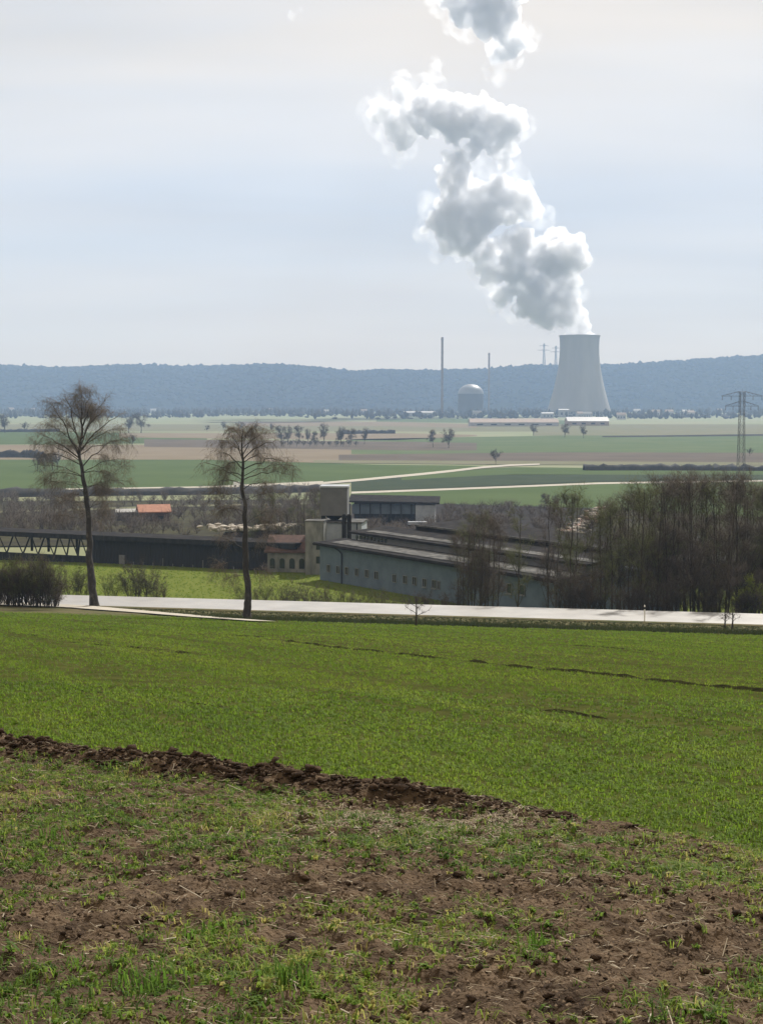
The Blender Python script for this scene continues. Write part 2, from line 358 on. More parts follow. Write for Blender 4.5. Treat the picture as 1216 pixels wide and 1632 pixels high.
# ------------------------------------------------------------------ power plant
M['concrete'] = material('tower_concrete', (0.26, 0.255, 0.245), (0.32, 0.315, 0.30), 0.03, 0.9, stretch=(1, 1, 0.15))
YT = 3250.0; s = pxm(YT)
base = P(922.5, 660, YT); base.z = 0.6
ct = thing('cooling_tower', 'huge pale concrete cooling tower with steam pouring from its mouth', 'cooling tower', (base.x, YT, 0.4))
ztop = (P(922, 534, YT).z) - 0.4
def tower_r(z):
    t = z / ztop; a = 41.0; zt = 0.86
    return a * math.sqrt(1 + ((t - zt) / 0.62) ** 2) if t < zt else a * math.sqrt(1 + ((t - zt) / 0.5) ** 2)
mb = MB(); prof = [(tower_r(9 + (ztop - 9) * i / 40), 9 + (ztop - 9) * i / 40) for i in range(41)]
prof += [(r - 1.2, z) for r, z in reversed(prof)]
mb.lathe(prof, 96, closed=True); mb.build('shell', M['concrete'], ct, True)
rb = MB().lathe([(tower_r(ztop) + 0.9, ztop - 2.5), (tower_r(ztop) + 0.9, ztop - 0.3), (tower_r(ztop) + 0.1, ztop - 0.3), (tower_r(ztop) + 0.1, ztop - 2.5)], 96, closed=True).build('rim', M['concrete'], ct)
r0 = tower_r(9); st = MB().tube([(0, 0, 0), (0, 4.2, 9.6)], 0.7, 6); st.tube([(0, 0, 0), (0, -4.2, 9.6)], 0.7, 6)
st0 = st.build('strut', M['concrete'], ct)
for k in range(36):
    o = st0 if k == 0 else st0.copy()
    if k: C.objects.link(o); o.parent = ct
    a = 2 * math.pi * k / 36; o.location = (r0 * math.cos(a), r0 * math.sin(a), 0); o.rotation_euler = (0, 0, a)
MB().lathe([(r0 + 6, 0), (r0 + 6, 1.0), (r0 - 5, 1.0), (r0 - 5, 0)], 64, closed=True).build('basin', M['concrete'], ct)

def chimney(px, ptop, Y, w, label, name='chimney_stack'):
    b = P(px, 660, Y); zt = P(px, ptop, Y).z; t = thing(name, label, 'chimney', (b.x, Y, 0.4)); h = zt - 0.4; r = w / 2
    MB().lathe([(r * 1.12, 0), (r * 1.04, h * 0.5), (r, h), (r * 0.7, h), (r * 0.7, h - 3)], 20).build('shaft', M['chim'], t, True)
    for f in (0.55, 0.8, 0.97): MB().lathe([(r * 1.0 + 0.2, h * f), (r * 1.35, h * f), (r * 1.35, h * f + 1.3), (r * 1.0, h * f + 1.3)], 20, closed=True).build('platform', M['chim'], t)
M['chim'] = material('chimney_concrete', (0.17, 0.145, 0.135), (0.22, 0.19, 0.175), 0.1, 0.9)
chimney(704.5, 537, 3000, 4.4, 'tall slim chimney rising over the ridge beside the dome')
chimney(779, 562, 3600, 4.4, 'shorter chimney between the tall stack and the cooling tower')
M['dome'] = material('dome_shell', (0.17, 0.175, 0.175), (0.20, 0.20, 0.20), 0.05, 0.5, spec=0.5)
b = P(750, 650, 3500); rd = 29.0; M['drum'] = material('drum_haze_tone', (0.07, 0.072, 0.07), (0.09, 0.092, 0.09), 0.05, 0.9); zt = P(750, 612, 3500).z  # drum colour has the haze painted in, so it sinks into the ridge
t = thing('reactor_building', 'pale domed reactor building beside the chimneys', 'reactor', (b.x, 3500, 0.4))
MB().lathe([(rd, 0), (rd, zt - rd * 0.75)], 48).build('drum', M['drum'], t, True)
MB().lathe([(rd * math.cos(i / 14 * math.pi / 2) + 0.02, zt - rd * 0.75 - 0.4 + rd * 0.75 * math.sin(i / 14 * math.pi / 2)) for i in range(15)], 48).build('dome', M['dome'], t, True)
M['wallpale'] = material('pale_render', (0.30, 0.30, 0.29), (0.38, 0.38, 0.37), 0.3, 0.9)
M['roofpale'] = material('pale_roof', (0.24, 0.24, 0.235), (0.30, 0.30, 0.29), 0.3, 0.5)
M['roofred'] = material('red_tile_roof', (0.28, 0.13, 0.085), (0.36, 0.18, 0.12), 1.0, 0.85)
M['roofbrown'] = material('brown_roof', (0.27, 0.215, 0.18), (0.32, 0.26, 0.22), 0.2, 0.85)
M['darkwin'] = material('dark_glass', (0.02, 0.025, 0.03), None, rough=0.15, spec=0.5)
def house(name, label, cat, px, py, w, d, h, rh, wall, roof, rz=0.0, group=None, Y=None, windows=0):
    p = hit(px, py) if Y is None else P(px, py, Y); 
    t = thing(name, label, cat, (p.x, p.y, float(H(p.x, p.y)) - 0.1), rz, group)
    MB().box((0, 0, h / 2), (w, d, h)).build('wall', wall, t)
    e = 0.5; mb = MB()
    mb.hull([(-w/2-e, -d/2-e, h+0.02), (w/2+e, -d/2-e, h+0.02), (w/2+e, 0, h+rh), (-w/2-e, 0, h+rh)], [(-w/2-e, -d/2-e, h+0.3), (w/2+e, -d/2-e, h+0.3), (w/2+e, 0, h+rh+0.3), (-w/2-e, 0, h+rh+0.3)])
    mb.hull([(-w/2-e, 0.003, h+rh), (w/2+e, 0.003, h+rh), (w/2+e, d/2+e, h+0.02), (-w/2-e, d/2+e, h+0.02)], [(-w/2-e, 0.003, h+rh+0.3), (w/2+e, 0.003, h+rh+0.3), (w/2+e, d/2+e, h+0.3), (-w/2-e, d/2+e, h+0.3)])
    mb.build('roof', roof, t)
    for sx in (-1, 1):
        MB().hull([(sx*(w/2-0.15), -d/2, h), (sx*(w/2-0.02), -d/2, h), (sx*(w/2-0.02), d/2, h), (sx*(w/2-0.15), d/2, h)], [(sx*(w/2-0.15), -0.05, h+rh-0.02), (sx*(w/2-0.02), -0.05, h+rh-0.02), (sx*(w/2-0.02), 0.05, h+rh-0.02), (sx*(w/2-0.15), 0.05, h+rh-0.02)]).build('gable', wall, t)
    for i in range(windows): MB().box((-w/2 + w*(i+0.7)/(windows+0.4), -d/2 - 0.01, h*0.5), (w/windows*0.4, 0.1, h*0.35)).build('window', M['darkwin'], t)
    return t
# farm sheds and plant halls at the far side of the plain
house('farm_shed', 'long low farm shed with a brownish roof, nearest the reactor', 'shed', 818, 679, 118, 26, 5, 5, M['wallpale'], M['roofbrown'], 0.05, windows=6)
house('farm_shed', 'pale roofed barn directly in front of the cooling tower', 'barn', 935, 678, 56, 30, 6, 5.5, M['roofbrown'], M['roofpale'], 0.02, windows=4)
house('plant_hall', 'long low white hall on the wood edge by the tall chimney', 'hall', 668, 660, 62, 30, 8, 3, M['wallpale'], M['roofpale'], 0.0, Y=3100, windows=5)
house('plant_hall', 'bright flat hall in the woods between the dome and the tower', 'hall', 872, 661, 22, 16, 9, 2, M['roofpale'], M['roofpale'], 0.1, Y=2850, windows=3)
house('plant_hall', 'small bright hall right before the cooling tower foot', 'hall', 898, 655, 20, 14, 14, 2, M['roofpale'], M['roofpale'], 0.0, Y=3020, windows=2)
for i, (px, py, Y) in enumerate([(937, 658, 2900), (924, 658, 3000), (1100, 663, 3000), (1093, 658, 3300), (1066, 663, 3150), (1146, 655, 3500), (760, 661, 2950), (18, 645, 3900), (55, 645, 3850), (245, 647, 3800), (990, 668, 2700), (1045, 664, 3200), (520, 655, 3500), (580, 652, 3600), (430, 650, 3700), (1015, 655, 3450)]):
    house('village_house', 'small pale village house among the far woods', 'house', px, py, rng.uniform(10, 17), 10, rng.uniform(7, 10), 4, M['wallpale'], M['roofpale'] if i % 3 == 0 else M['roofbrown'], rng.uniform(-0.5, 0.5), 'village houses along the far woods', Y=Y, windows=3)

# lattice pylons
M['steel'] = material('galvanised_steel', (0.07, 0.072, 0.075), (0.11, 0.11, 0.11), 0.5, 0.6, metal=0.3)
def pylon(label, loc, h, arms, bw, tw, r, rz=0.0, group=None):
    t = thing('lattice_pylon', label, 'pylon', loc, rz, group)
    wid = lambda z: (bw + (tw - bw) * min(1.0, z / (h * 0.78))) / 2
    nseg = 12; zs = [h * (1 - (1 - i / nseg) ** 1.15) for i in range(nseg + 1)]
    for sx in (-1, 1):
        for sy in (-1, 1): MB().tube([(sx * wid(z), sy * wid(z), z) for z in zs], r * 1.3, 4).build('leg', M['steel'], t)
    mb = MB()
    for a, b_ in zip(zs[:-1], zs[1:]):
        wa, wb = wid(a), wid(b_)
        for (ax, ay, bx, by) in ((-1,-1,1,-1), (1,-1,1,1), (1,1,-1,1), (-1,1,-1,-1)):
            mb.tube([(ax*wa, ay*wa, a), (bx*wb, by*wb, b_)], r * 0.7, 3); mb.tube([(bx*wa, by*wa, a), (ax*wb, ay*wb, b_)], r * 0.7, 3); mb.tube([(ax*wb, ay*wb, b_), (bx*wb, by*wb, b_)], r * 0.7, 3)
    mb.build('bracing', M['steel'], t)
    for z, L in arms:
        for sx in (-1, 1):
            mb = MB(); w = wid(z)
            for sy in (-1, 1):
                mb.tube([(sx*w, sy*w, z), (sx*L, 0, z)], r, 4); mb.tube([(sx*w, sy*w, z + 1.8), (sx*L, 0, z + 0.15)], r * 0.8, 4)
            for q in range(1, 5):
                f = q / 5; mb.tube([(sx*(w+(L-w)*f), -w*(1-f), z), (sx*(w+(L-w)*f), w*(1-f), z)], r*0.6, 3)
                mb.tube([(sx*(w+(L-w)*f), w*(1-f), z), (sx*(w+(L-w)*(f-0.2)), w*(1.2-f), z+1.8*(1.2-f)+0.03)], r*0.6, 3)
            arm = mb.build('cross_arm', M['steel'], t)
            for f in (0.55, 1.0):
                MB().lathe([(0.06, 0), (0.16, -0.2), (0.06, -0.4), (0.16, -0.7), (0.06, -0.9), (0.16, -1.2), (0.05, -1.5)], 6, (sx * L * f * 0.985, 0, z - 0.08)).build('insulator', M['steel'], arm)
    MB().tube([(0, 0, h - 0.5), (0, 0, h + 1.2)], [r, r * 0.4], 4).build('tip', M['steel'], t)
    return t
pb = hit(1180, 790); pylon('steel lattice pylon with two pairs of cross arms behind the thicket', (pb.x, pb.y, pb.z), P(1180, 624, pb.y).z - pb.z, [(P(1180, 631, pb.y).z - pb.z, 33 * pxm(pb.y)), (P(1180, 647, pb.y).z - pb.z, 27 * pxm(pb.y))], 2.8, 1.8, 0.075, 0.1)
for px, top, L in ((867, 547, 17), (886, 551, 15)):
    q = P(px, top, 5560); z0 = float(hillz(q.x, 5560)); pylon('distant lattice pylon on the ridge beside the cooling tower', (q.x, 5560, z0), q.z - z0, [((q.z - z0) * 0.9, L), ((q.z - z0) * 0.72, L * 1.35)], 10, 4, 0.5, 0.05, 'pylons on the ridge')

# ------------------------------------------------------------------ steam plume
def plume():
    blobs = [(932,522,13),(918,528,16),(920,512,20),(907,500,26),(890,482,33),(868,462,38),(905,446,28),(850,440,42),(882,412,42),(910,402,32),(890,386,28),(822,425,36),(826,396,34),(840,485,26),(868,503,24),(782,440,22),(800,470,20),(772,402,30),(742,376,38),(720,352,36),(714,382,22),(760,350,34),(728,312,34),(724,282,30),(770,320,36),(808,318,38),(836,322,28),(848,334,20),(800,296,22),(726,256,22),(750,240,18),(790,240,18),(806,262,14),
             (642,192,34),(680,190,36),(720,195,38),(762,190,40),(800,202,36),(824,190,20),(640,218,20),(604,176,20),(640,146,20),(700,164,26),(770,170,22),(592,180,10),(812,236,16),(672,158,20),(735,168,22),
             (740,18,26),(788,28,42),(820,62,26),(798,78,22),(762,-20,46),(722,-8,26),(800,-10,40),(930,418,10),(676,366,9)]
    r = np.random.default_rng(11); S = []
    for (px, py, rp) in blobs:
        c = P(px, py, YT); c.y += r.uniform(-0.5, 0.5) * rp * pxm(YT); R = rp * pxm(YT) * 0.80
        if py > 505: c.y = YT; 
        S.append((c, R))
        n1 = 26 if rp > 15 else 14
        for _ in range(n1):
            d = Vector(r.normal(size=3)).normalized(); R2 = R * r.uniform(0.22, 0.46); c2 = c + d * R * r.uniform(0.8, 1.05)
            if py > 505:
                if c2.z < ztop + 2: continue
            S.append((c2, R2))
            for _ in range(9):
                d2 = (Vector(r.normal(size=3)).normalized() + d * 0.5).normalized(); S.append((c2 + d2 * R2 * r.uniform(0.8, 1.1), R2 * r.uniform(0.22, 0.5)))
    # the mouth of the tower
    for k in range(14):
        a = 2 * math.pi * k / 14; S.append((Vector((base.x + 24 * math.cos(a), YT + 24 * math.sin(a), ztop - 8)), 15.0))
    S.append((Vector((base.x, YT, ztop - 10)), 26.0))
    bm = bmesh.new(); bmesh.ops.create_icosphere(bm, subdivisions=2, radius=1.0)
    SV = np.array([v.co[:] for v in bm.verts]); SF = np.array([[v.index for v in f.verts] for f in bm.faces]); bm.free()
    cc = np.array([c[:] for c, _ in S]); rr = np.array([q for _, q in S])
    V = (SV[None] * rr[:, None, None] + cc[:, None, :]).reshape(-1, 3); Fc = (SF[None] + (np.arange(len(S)) * len(SV))[:, None, None]).reshape(-1, 3)
    m = bpy.data.materials.new('steam'); m.use_nodes = True; nt = m.node_tree; nt.nodes.clear()
    out = nt.nodes.new('ShaderNodeOutputMaterial'); pv = nt.nodes.new('ShaderNodeVolumePrincipled')
    pv.inputs['Color'].default_value = (0.974, 0.976, 0.985, 1); pv.inputs['Density'].default_value = 0.085; pv.inputs['Anisotropy'].default_value = 0.6
    tc = nt.nodes.new('ShaderNodeTexCoord'); nz = nt.nodes.new('ShaderNodeTexNoise'); nz.inputs['Scale'].default_value = 1 / 26.0; nz.inputs['Detail'].default_value = 5.0; nz.inputs['Roughness'].default_value = 0.62
    nt.links.new(tc.outputs['Object'], nz.inputs['Vector']); mr = nt.nodes.new('ShaderNodeMapRange'); mr.inputs['From Min'].default_value = 0.37; mr.inputs['From Max'].default_value = 0.58; mr.inputs['To Min'].default_value = 0.006; mr.inputs['To Max'].default_value = 0.13
    nt.links.new(nz.outputs['Fac'], mr.inputs['Value']); nt.links.new(mr.outputs[0], pv.inputs['Density']); nt.links.new(pv.outputs[0], out.inputs['Volume'])
    try: m.cycles.volume_step_rate = 0.1
    except Exception: pass
    o = npmesh('steam_plume', V, Fc, m)
    md = o.modifiers.new('union', 'REMESH'); md.mode = 'VOXEL'; md.voxel_size = 3.2
    dg = bpy.context.evaluated_depsgraph_get(); me = bpy.data.meshes.new_from_object(o.evaluated_get(dg)); o.modifiers.clear(); o.data = me
    me.materials.clear(); me.materials.append(m)
    # thin torn wisps round the dense body
    wb = [(600,172,34),(640,140,32),(690,140,34),(640,235,34),(610,205,28),(745,245,40),(805,250,34),(835,200,28),(690,330,34),(685,375,26),(672,370,22),(700,395,28),(770,430,36),(800,475,34),(830,500,26),(860,345,30),(820,285,34),(780,280,30),(930,415,22),(925,470,18),(740,30,40),(700,5,30),(800,90,36),(840,60,28),(790,115,26),(690,100,18),(580,180,18),(880,512,22),(472,20,16),(466,26,10)]
    S2 = []
    for (px, py, rp) in wb:
        c = P(px, py, YT); R = rp * pxm(YT) * 0.8; S2.append((c, R))
        for _ in range(9):
            d = Vector(r.normal(size=3)).normalized(); S2.append((c + d * R * 0.8, R * r.uniform(0.3, 0.55)))
    cc = np.array([c[:] for c, _ in S2]); rr = np.array([q for _, q in S2])
    V = (SV[None] * rr[:, None, None] + cc[:, None, :]).reshape(-1, 3); Fc = (SF[None] + (np.arange(len(S2)) * len(SV))[:, None, None]).reshape(-1, 3)
    m2 = m.copy(); m2.name = 'thin_steam'
    for nd in m2.node_tree.nodes:
        if nd.type == 'MAP_RANGE': nd.inputs['From Min'].default_value = 0.46; nd.inputs['From Max'].default_value = 0.68; nd.inputs['To Min'].default_value = 0.0; nd.inputs['To Max'].default_value = 0.021
    w_ = npmesh('wisps', V, Fc, m2); md = w_.modifiers.new('union', 'REMESH'); md.mode = 'VOXEL'; md.voxel_size = 5.0
    dg = bpy.context.evaluated_depsgraph_get(); me2 = bpy.data.meshes.new_from_object(w_.evaluated_get(dg)); w_.modifiers.clear(); w_.data = me2; me2.materials.clear(); me2.materials.append(m2)
    w_.parent = o; w_['kind'] = 'stuff'
    return tag(o, 'billowing white steam plume rising and leaning from the cooling tower', 'steam')
plume()
# ------------------------------------------------------------------ bare trees and shrubs
M['bark'] = material('dark_bark', (0.030, 0.026, 0.022), (0.065, 0.055, 0.046), 6.0, 0.95, 0.6, 30)
M['twig'] = material('twigs', (0.046, 0.037, 0.029), (0.082, 0.064, 0.049), 2.0, 0.95)
M['birchtwig'] = material('birch_twigs', (0.12, 0.10, 0.084), (0.19, 0.158, 0.13), 2.0, 0.95)
M['birchbark'] = material('birch_bark', (0.035, 0.032, 0.030), (0.11, 0.105, 0.10), 3.0, 0.9, 0.5, 25, stretch=(1, 1, 0.6), lo=0.5, hi=0.75)
M['budtwig'] = material('budding_twigs', (0.060, 0.066, 0.026), (0.115, 0.125, 0.045), 2.0, 0.95, transl=0.2)
class Tubes:
    """tapered limbs gathered as numpy pieces"""
    def __init__(s): s.V = []; s.Q = []; s.n = 0
    def limb(s, pts, r0, r1, sides):
        pts = np.asarray(pts, float); m = len(pts); t = np.gradient(pts, axis=0); t /= np.linalg.norm(t, axis=1)[:, None] + 1e-9
        ref = np.array([0.31, 0.95, 0.07]); u = np.cross(t, ref); u /= np.linalg.norm(u, axis=1)[:, None] + 1e-9; w = np.cross(t, u)
        rad = np.linspace(r0, r1, m)[:, None, None]; a = np.arange(sides) * 2 * np.pi / sides
        ring = pts[:, None] + rad * (u[:, None] * np.cos(a)[None, :, None] + w[:, None] * np.sin(a)[None, :, None])
        s.V.append(ring.reshape(-1, 3)); i = (np.arange(m * sides) + s.n).reshape(m, sides); j = np.roll(i, -1, axis=1)
        s.Q.append(np.stack([i[:-1], j[:-1], j[1:], i[1:]], -1).reshape(-1, 4)); s.n += m * sides
    def ribbons(s, P0, P1, wd, r):
        """thin twigs, three-sided, given as arrays of ends"""
        n = len(P0)
        if not n: return
        t = P1 - P0; t /= np.linalg.norm(t, axis=1)[:, None] + 1e-9; u = np.cross(t, r.normal(size=(n, 3))); u /= np.linalg.norm(u, axis=1)[:, None] + 1e-9; w = np.cross(t, u)
        wd = np.broadcast_to(wd, (n,))[:, None]
        V = np.stack([P0 + u * wd, P0 - u * wd * 0.5 + w * wd * 0.87, P0 - u * wd * 0.5 - w * wd * 0.87, P1], 1)
        q = np.array([(0, 1, 3, 3), (1, 2, 3, 3), (2, 0, 3, 3)])
        s.V.append(V.reshape(-1, 3)); s.T = getattr(s, 'T', []); s.T.append((q[:, :3][None] + (np.arange(n) * 4 + s.n)[:, None, None]).reshape(-1, 3)); s.n += n * 4
    def build(s, name, mat, parent, smooth=True):
        if not s.V: return None
        V = np.concatenate(s.V); tris = [np.concatenate([q[:, [0, 1, 2]], q[:, [0, 2, 3]]]) for q in s.Q] + getattr(s, 'T', [])
        return npmesh(name, V, np.concatenate(tris), mat, parent, smooth=smooth)
def bez(a, b, c, n):
    t = np.linspace(0, 1, n)[:, None]; return (1 - t) ** 2 * a + 2 * t * (1 - t) * b + t * t * c
def tree_parts(parent, seed, trunk, r0, limbs, n_sec, n_twig, n_sub, tip_len, twig_len, twig_w, droop, barkm, twigm, up=0.3, rtop=0.02, sec_len=0.4, extra=None):
    """trunk: list of points; limbs: list of (t along trunk, end point, radius)"""
    r = np.random.default_rng(seed); T = Tubes(); K = Tubes(); tr = np.array(trunk, float)
    tt = np.linspace(0, len(tr) - 1, 6 * len(tr)); tp = np.stack([np.interp(tt, np.arange(len(tr)), tr[:, k]) for k in range(3)], 1)
    tp[:, :2] += (fbm(tp[:, 2:3] * 0.5 + np.array([[0, 40]]), np.zeros((len(tp), 2)) + seed, 2) - 0.5) * (0.5 if r0 > 0.15 else 0.22) * np.clip(tp[:, 2:3] / 4, 0, 1)
    m = len(tp); ss = np.linspace(0, 1, m); rad = r0 * (1 - ss) ** (1.15 if r0 > 0.15 else 0.8) + rtop
    rad[:3] *= np.array([1.45, 1.2, 1.08])
    # trunk with its own taper
    for i in range(m - 1): pass
    pts = tp; t = np.gradient(pts, axis=0); t /= np.linalg.norm(t, axis=1)[:, None]; u = np.cross(t, [0.31, 0.95, 0.07]); u /= np.linalg.norm(u, axis=1)[:, None]; w = np.cross(t, u)
    a = np.arange(9) * 2 * np.pi / 9; ring = pts[:, None] + rad[:, None, None] * (1 + 0.08 * r.normal(size=(m, 9, 1))) * (u[:, None] * np.cos(a)[None, :, None] + w[:, None] * np.sin(a)[None, :, None])
    T.V.append(ring.reshape(-1, 3)); i = (np.arange(m * 9)).reshape(m, 9); j = np.roll(i, -1, axis=1); T.Q.append(np.stack([i[:-1], j[:-1], j[1:], i[1:]], -1).reshape(-1, 4)); T.n = m * 9
    A0, A1, AW = [], [], []
    for (ft, end, lr) in limbs:
        k = ft * (m - 1); st = np.array([np.interp(k, np.arange(m), tp[:, q]) for q in range(3)]); end = np.array(end, float); L = np.linalg.norm(end - st)
        mid = (st + end) / 2 + np.array([r.normal() * 0.08 * L, r.normal() * 0.08 * L, up * L * 0.35]) + (np.array([end[0], end[1], 0]) - np.array([st[0], st[1], 0])) * 0.10
        lp = bez(st, mid, end, 9); lp[2:-1] += r.normal(size=(6, 3)) * 0.018 * L; T.limb(lp, lr * (0.62 if r0 > 0.25 and rtop < 0.05 else 1.0), 0.010, 5)
        for _ in range(n_sec):
            f = r.uniform(0.18, 1.0); p = np.array([np.interp(f * 8, np.arange(9), lp[:, q]) for q in range(3)]); d = lp[min(8, int(f * 8) + 1)] - lp[int(f * 8) if f < 1 else 7]; d /= np.linalg.norm(d) + 1e-9
            o = r.normal(size=3); o[2] *= 0.6; o /= np.linalg.norm(o); dirn = d * 0.75 + o * 0.75 + np.array([0, 0, 0.15 * up]); dirn /= np.linalg.norm(dirn)
            sl = L * sec_len * r.uniform(0.5, 1.1) * (1.15 - 0.6 * f); e = p + dirn * sl; mm = (p + e) / 2 + np.array([0, 0, 0.12 * sl]) + r.normal(size=3) * 0.06 * sl
            sp = bez(p, mm, e, 5); K.limb(sp, max(0.012, lr * 0.28 * (1 - 0.5 * f)), 0.006, 3)
            nt = n_twig
            g = r.uniform(0.15, 1.0, nt); q0 = np.stack([np.interp(g * 4, np.arange(5), sp[:, q]) for q in range(3)], 1)
            dd = dirn[None] * 0.6 + r.normal(size=(nt, 3)) * 0.6; dd /= np.linalg.norm(dd, axis=1)[:, None]; ln = tip_len * r.uniform(0.5, 1.2, nt)[:, None]
            q1 = q0 + dd * ln - np.array([0, 0, 1.0]) * droop * ln * 0.5
            A0.append(q0); A1.append(q1); AW.append(np.full(nt, twig_w * 1.3))
            b0 = (q0[:, None] + (q1 - q0)[:, None] * r.uniform(0.2, 1, (nt, n_sub, 1))).reshape(-1, 3)
            bd = np.repeat(dd, n_sub, 0) * 0.5 + r.normal(size=(nt * n_sub, 3)) * 0.6; bd /= np.linalg.norm(bd, axis=1)[:, None]; bl = twig_len * r.uniform(0.4, 1.2, nt * n_sub)[:, None]
            b1 = b0 + bd * bl - np.array([0, 0, 1.0]) * droop * bl
            A0.append(b0); A1.append(b1); AW.append(np.full(nt * n_sub, twig_w))
    if A0: K.ribbons(np.concatenate(A0), np.concatenate(A1), np.concatenate(AW), r)
    T.build('trunk', barkm, parent); K.build('crown', twigm, parent, False)

def birch(px, py, label, trunk_px, limbs_px, seed, nsec, ntw, nsub, r0, droop):
    b = hit(px, py); Y = b.y; s = pxm(Y); t = thing('birch_tree', label, 'tree', (b.x, b.y, b.z - 0.05))
    r = np.random.default_rng(seed)
    loc = lambda x, y, d=0.0: ((x - px) * s, d, (py - y) * s)
    trunk = [loc(*q) for q in trunk_px]; limbs = [(ft, loc(x, y, r.normal() * 34 * s * (0.5 + 0.5 * ft)), lr) for (ft, x, y, lr) in limbs_px]
    tree_parts(t, seed, trunk, r0, limbs, nsec, ntw, nsub, 0.95, 0.6, 0.0052, droop, M['birchbark'], M['birchtwig'], up=0.6, sec_len=0.42)
    return t
l1 = [(0.60, 75, 690, .11), (0.62, 95, 640, .13), (0.64, 190, 660, .13), (0.66, 170, 630, .12), (0.68, 110, 625, .12), (0.70, 150, 618, .11), (0.55, 185, 700, .10), (0.56, 70, 722, .09), (0.75, 130, 618, .10), (0.8, 120, 630, .08), (0.8, 155, 640, .08), (0.72, 85, 660, .09), (0.72, 178, 650, .09),
      (0.5, 75, 755, .07), (0.52, 180, 755, .07), (0.45, 95, 770, .06), (0.45, 185, 780, .06), (0.40, 110, 790, .05), (0.40, 165, 775, .06), (0.6, 140, 690, .08), (0.6, 115, 700, .08), (0.35, 195, 740, .05), (0.85, 140, 622, .05), (0.85, 165, 650, .05), (0.85, 100, 640, .05), (0.66, 78, 675, .07), (0.66, 192, 680, .07), (0.3, 120, 805, .04), (0.42, 60, 770, .05), (0.44, 205, 765, .05), (0.38, 85, 800, .04), (0.36, 180, 800, .04), (0.5, 55, 740, .06), (0.52, 200, 730, .06), (0.58, 62, 705, .07), (0.62, 200, 700, .07), (0.3, 95, 820, .03), (0.28, 170, 815, .03)]
birch(150, 967, 'round headed bare birch standing where the path meets the road', [(150, 967), (147, 900), (143, 840), (139, 780), (133, 735), (132, 700), (133, 665), (136, 640)], l1, 101, 12, 11, 5, 0.35, 0.7)
l2 = [(0.62, 335, 745, .07), (0.66, 350, 715, .07), (0.7, 375, 690, .07), (0.72, 440, 700, .08), (0.66, 455, 730, .08), (0.6, 462, 755, .07), (0.75, 410, 685, .07), (0.85, 400, 678, .05), (0.85, 378, 682, .05), (0.58, 350, 765, .06), (0.55, 430, 765, .06), (0.7, 425, 720, .06), (0.7, 360, 740, .06), (0.8, 430, 685, .04), (0.3, 350, 855, .05), (0.33, 430, 860, .04), (0.2, 365, 920, .035), (0.25, 340, 905, .03), (0.22, 425, 905, .03), (0.4, 430, 830, .03), (0.45, 350, 815, .03), (0.62, 470, 740, .05), (0.78, 345, 700, .04), (0.5, 335, 780, .04), (0.5, 455, 785, .04), (0.42, 345, 800, .03), (0.4, 440, 810, .03), (0.6, 322, 735, .05), (0.88, 372, 678, .04), (0.88, 412, 676, .04)]
birch(393, 988, 'thin crowned bare birch with gappy branches at the end of the path', [(393, 988), (395, 940), (395, 880), (392, 820), (388, 770), (386, 730), (388, 700), (390, 680)], l2, 202, 8, 10, 5, 0.28, 0.8)

# thicket of slender trees on the far side of the road: six kinds, copied
def slender(seed, h, mat):
    t = thing('bare_tree', 'x', 'tree', (0, 0, 0)); r = np.random.default_rng(seed); lean = r.normal(size=2) * 0.35
    trunk = [(0, 0, 0), (lean[0] * .3, lean[1] * .3, h * .3), (lean[0] * .5, lean[1] * .5, h * .6), (lean[0], lean[1], h)]
    limbs = []
    for k in range(15):
        ft = r.uniform(0.12, 0.92); a = r.uniform(0, 6.28); L = h * r.uniform(0.10, 0.2) * (1.15 - 0.6 * ft); z = min(h * 1.02, h * ft + h * r.uniform(0.14, 0.30))
        limbs.append((ft, (lean[0] * ft + L * math.cos(a) * 0.8, lean[1] * ft + L * math.sin(a) * 0.8, z), 0.035 * (1.2 - ft)))
    tree_parts(t, seed, trunk, 0.07, limbs, 6, 8, 5, 0.65, 0.5, 0.006, -0.35, M['bark'], mat, up=0.5, sec_len=0.45)
    return t
def shrub(seed, h, w, mat, stems=9, nsec=4, nt=7, ns=4, tw=0.009, name='shrub', tip=None):
    t = thing(name, 'x', 'shrub', (0, 0, 0)); r = np.random.default_rng(seed); limbs = []
    for k in range(stems):
        a = r.uniform(0, 6.28); q = r.uniform(0.2, 1.0) * w; limbs.append((r.uniform(0.0, 0.15), (q * math.cos(a), q * math.sin(a), h * r.uniform(0.55, 1.0)), 0.035))
    tree_parts(t, seed, [(0, 0, 0), (0.02, 0, h * .3), (0.05, 0.03, h * .6)], 0.05, limbs, nsec, nt, ns, tip or h * 0.14, h * 0.10, tw, -0.1, M['bark'], mat, up=0.3, sec_len=0.42)
    return t
def vpos(px, v):
    a = (px - CX) / F; Y = v / (1 + RS * a); x = a * Y; return (x, Y, float(H(x, Y)) - 0.08)
sl = [slender(300 + k, 12.0, M['twig'] if k % 3 else M['budtwig']) for k in range(6)]; used = [False] * 6
def put_slender(px, v, top, label, group, k):
    p = vpos(px, v); zt = P(px, top, p[1]).z; sc = (zt - p[2]) / 12.0; rz = rng.uniform(0, 6.28); ws = sc * rng.uniform(0.85, 1.15)
    if not used[k]: o = sl[k]; used[k] = True; o.location = p; o.rotation_euler = (0, 0, rz); o.scale = (ws, ws, sc); o['label'] = label; o['group'] = group
    else: copy_thing(sl[k], p, rz, (ws, ws, sc), label, group)
TX = np.array([860, 885, 905, 930, 960, 990, 1020, 1050, 1100, 1160, 1200, 1230]); TYp = np.array([800, 782, 782, 800, 815, 795, 782, 772, 768, 764, 775, 785])
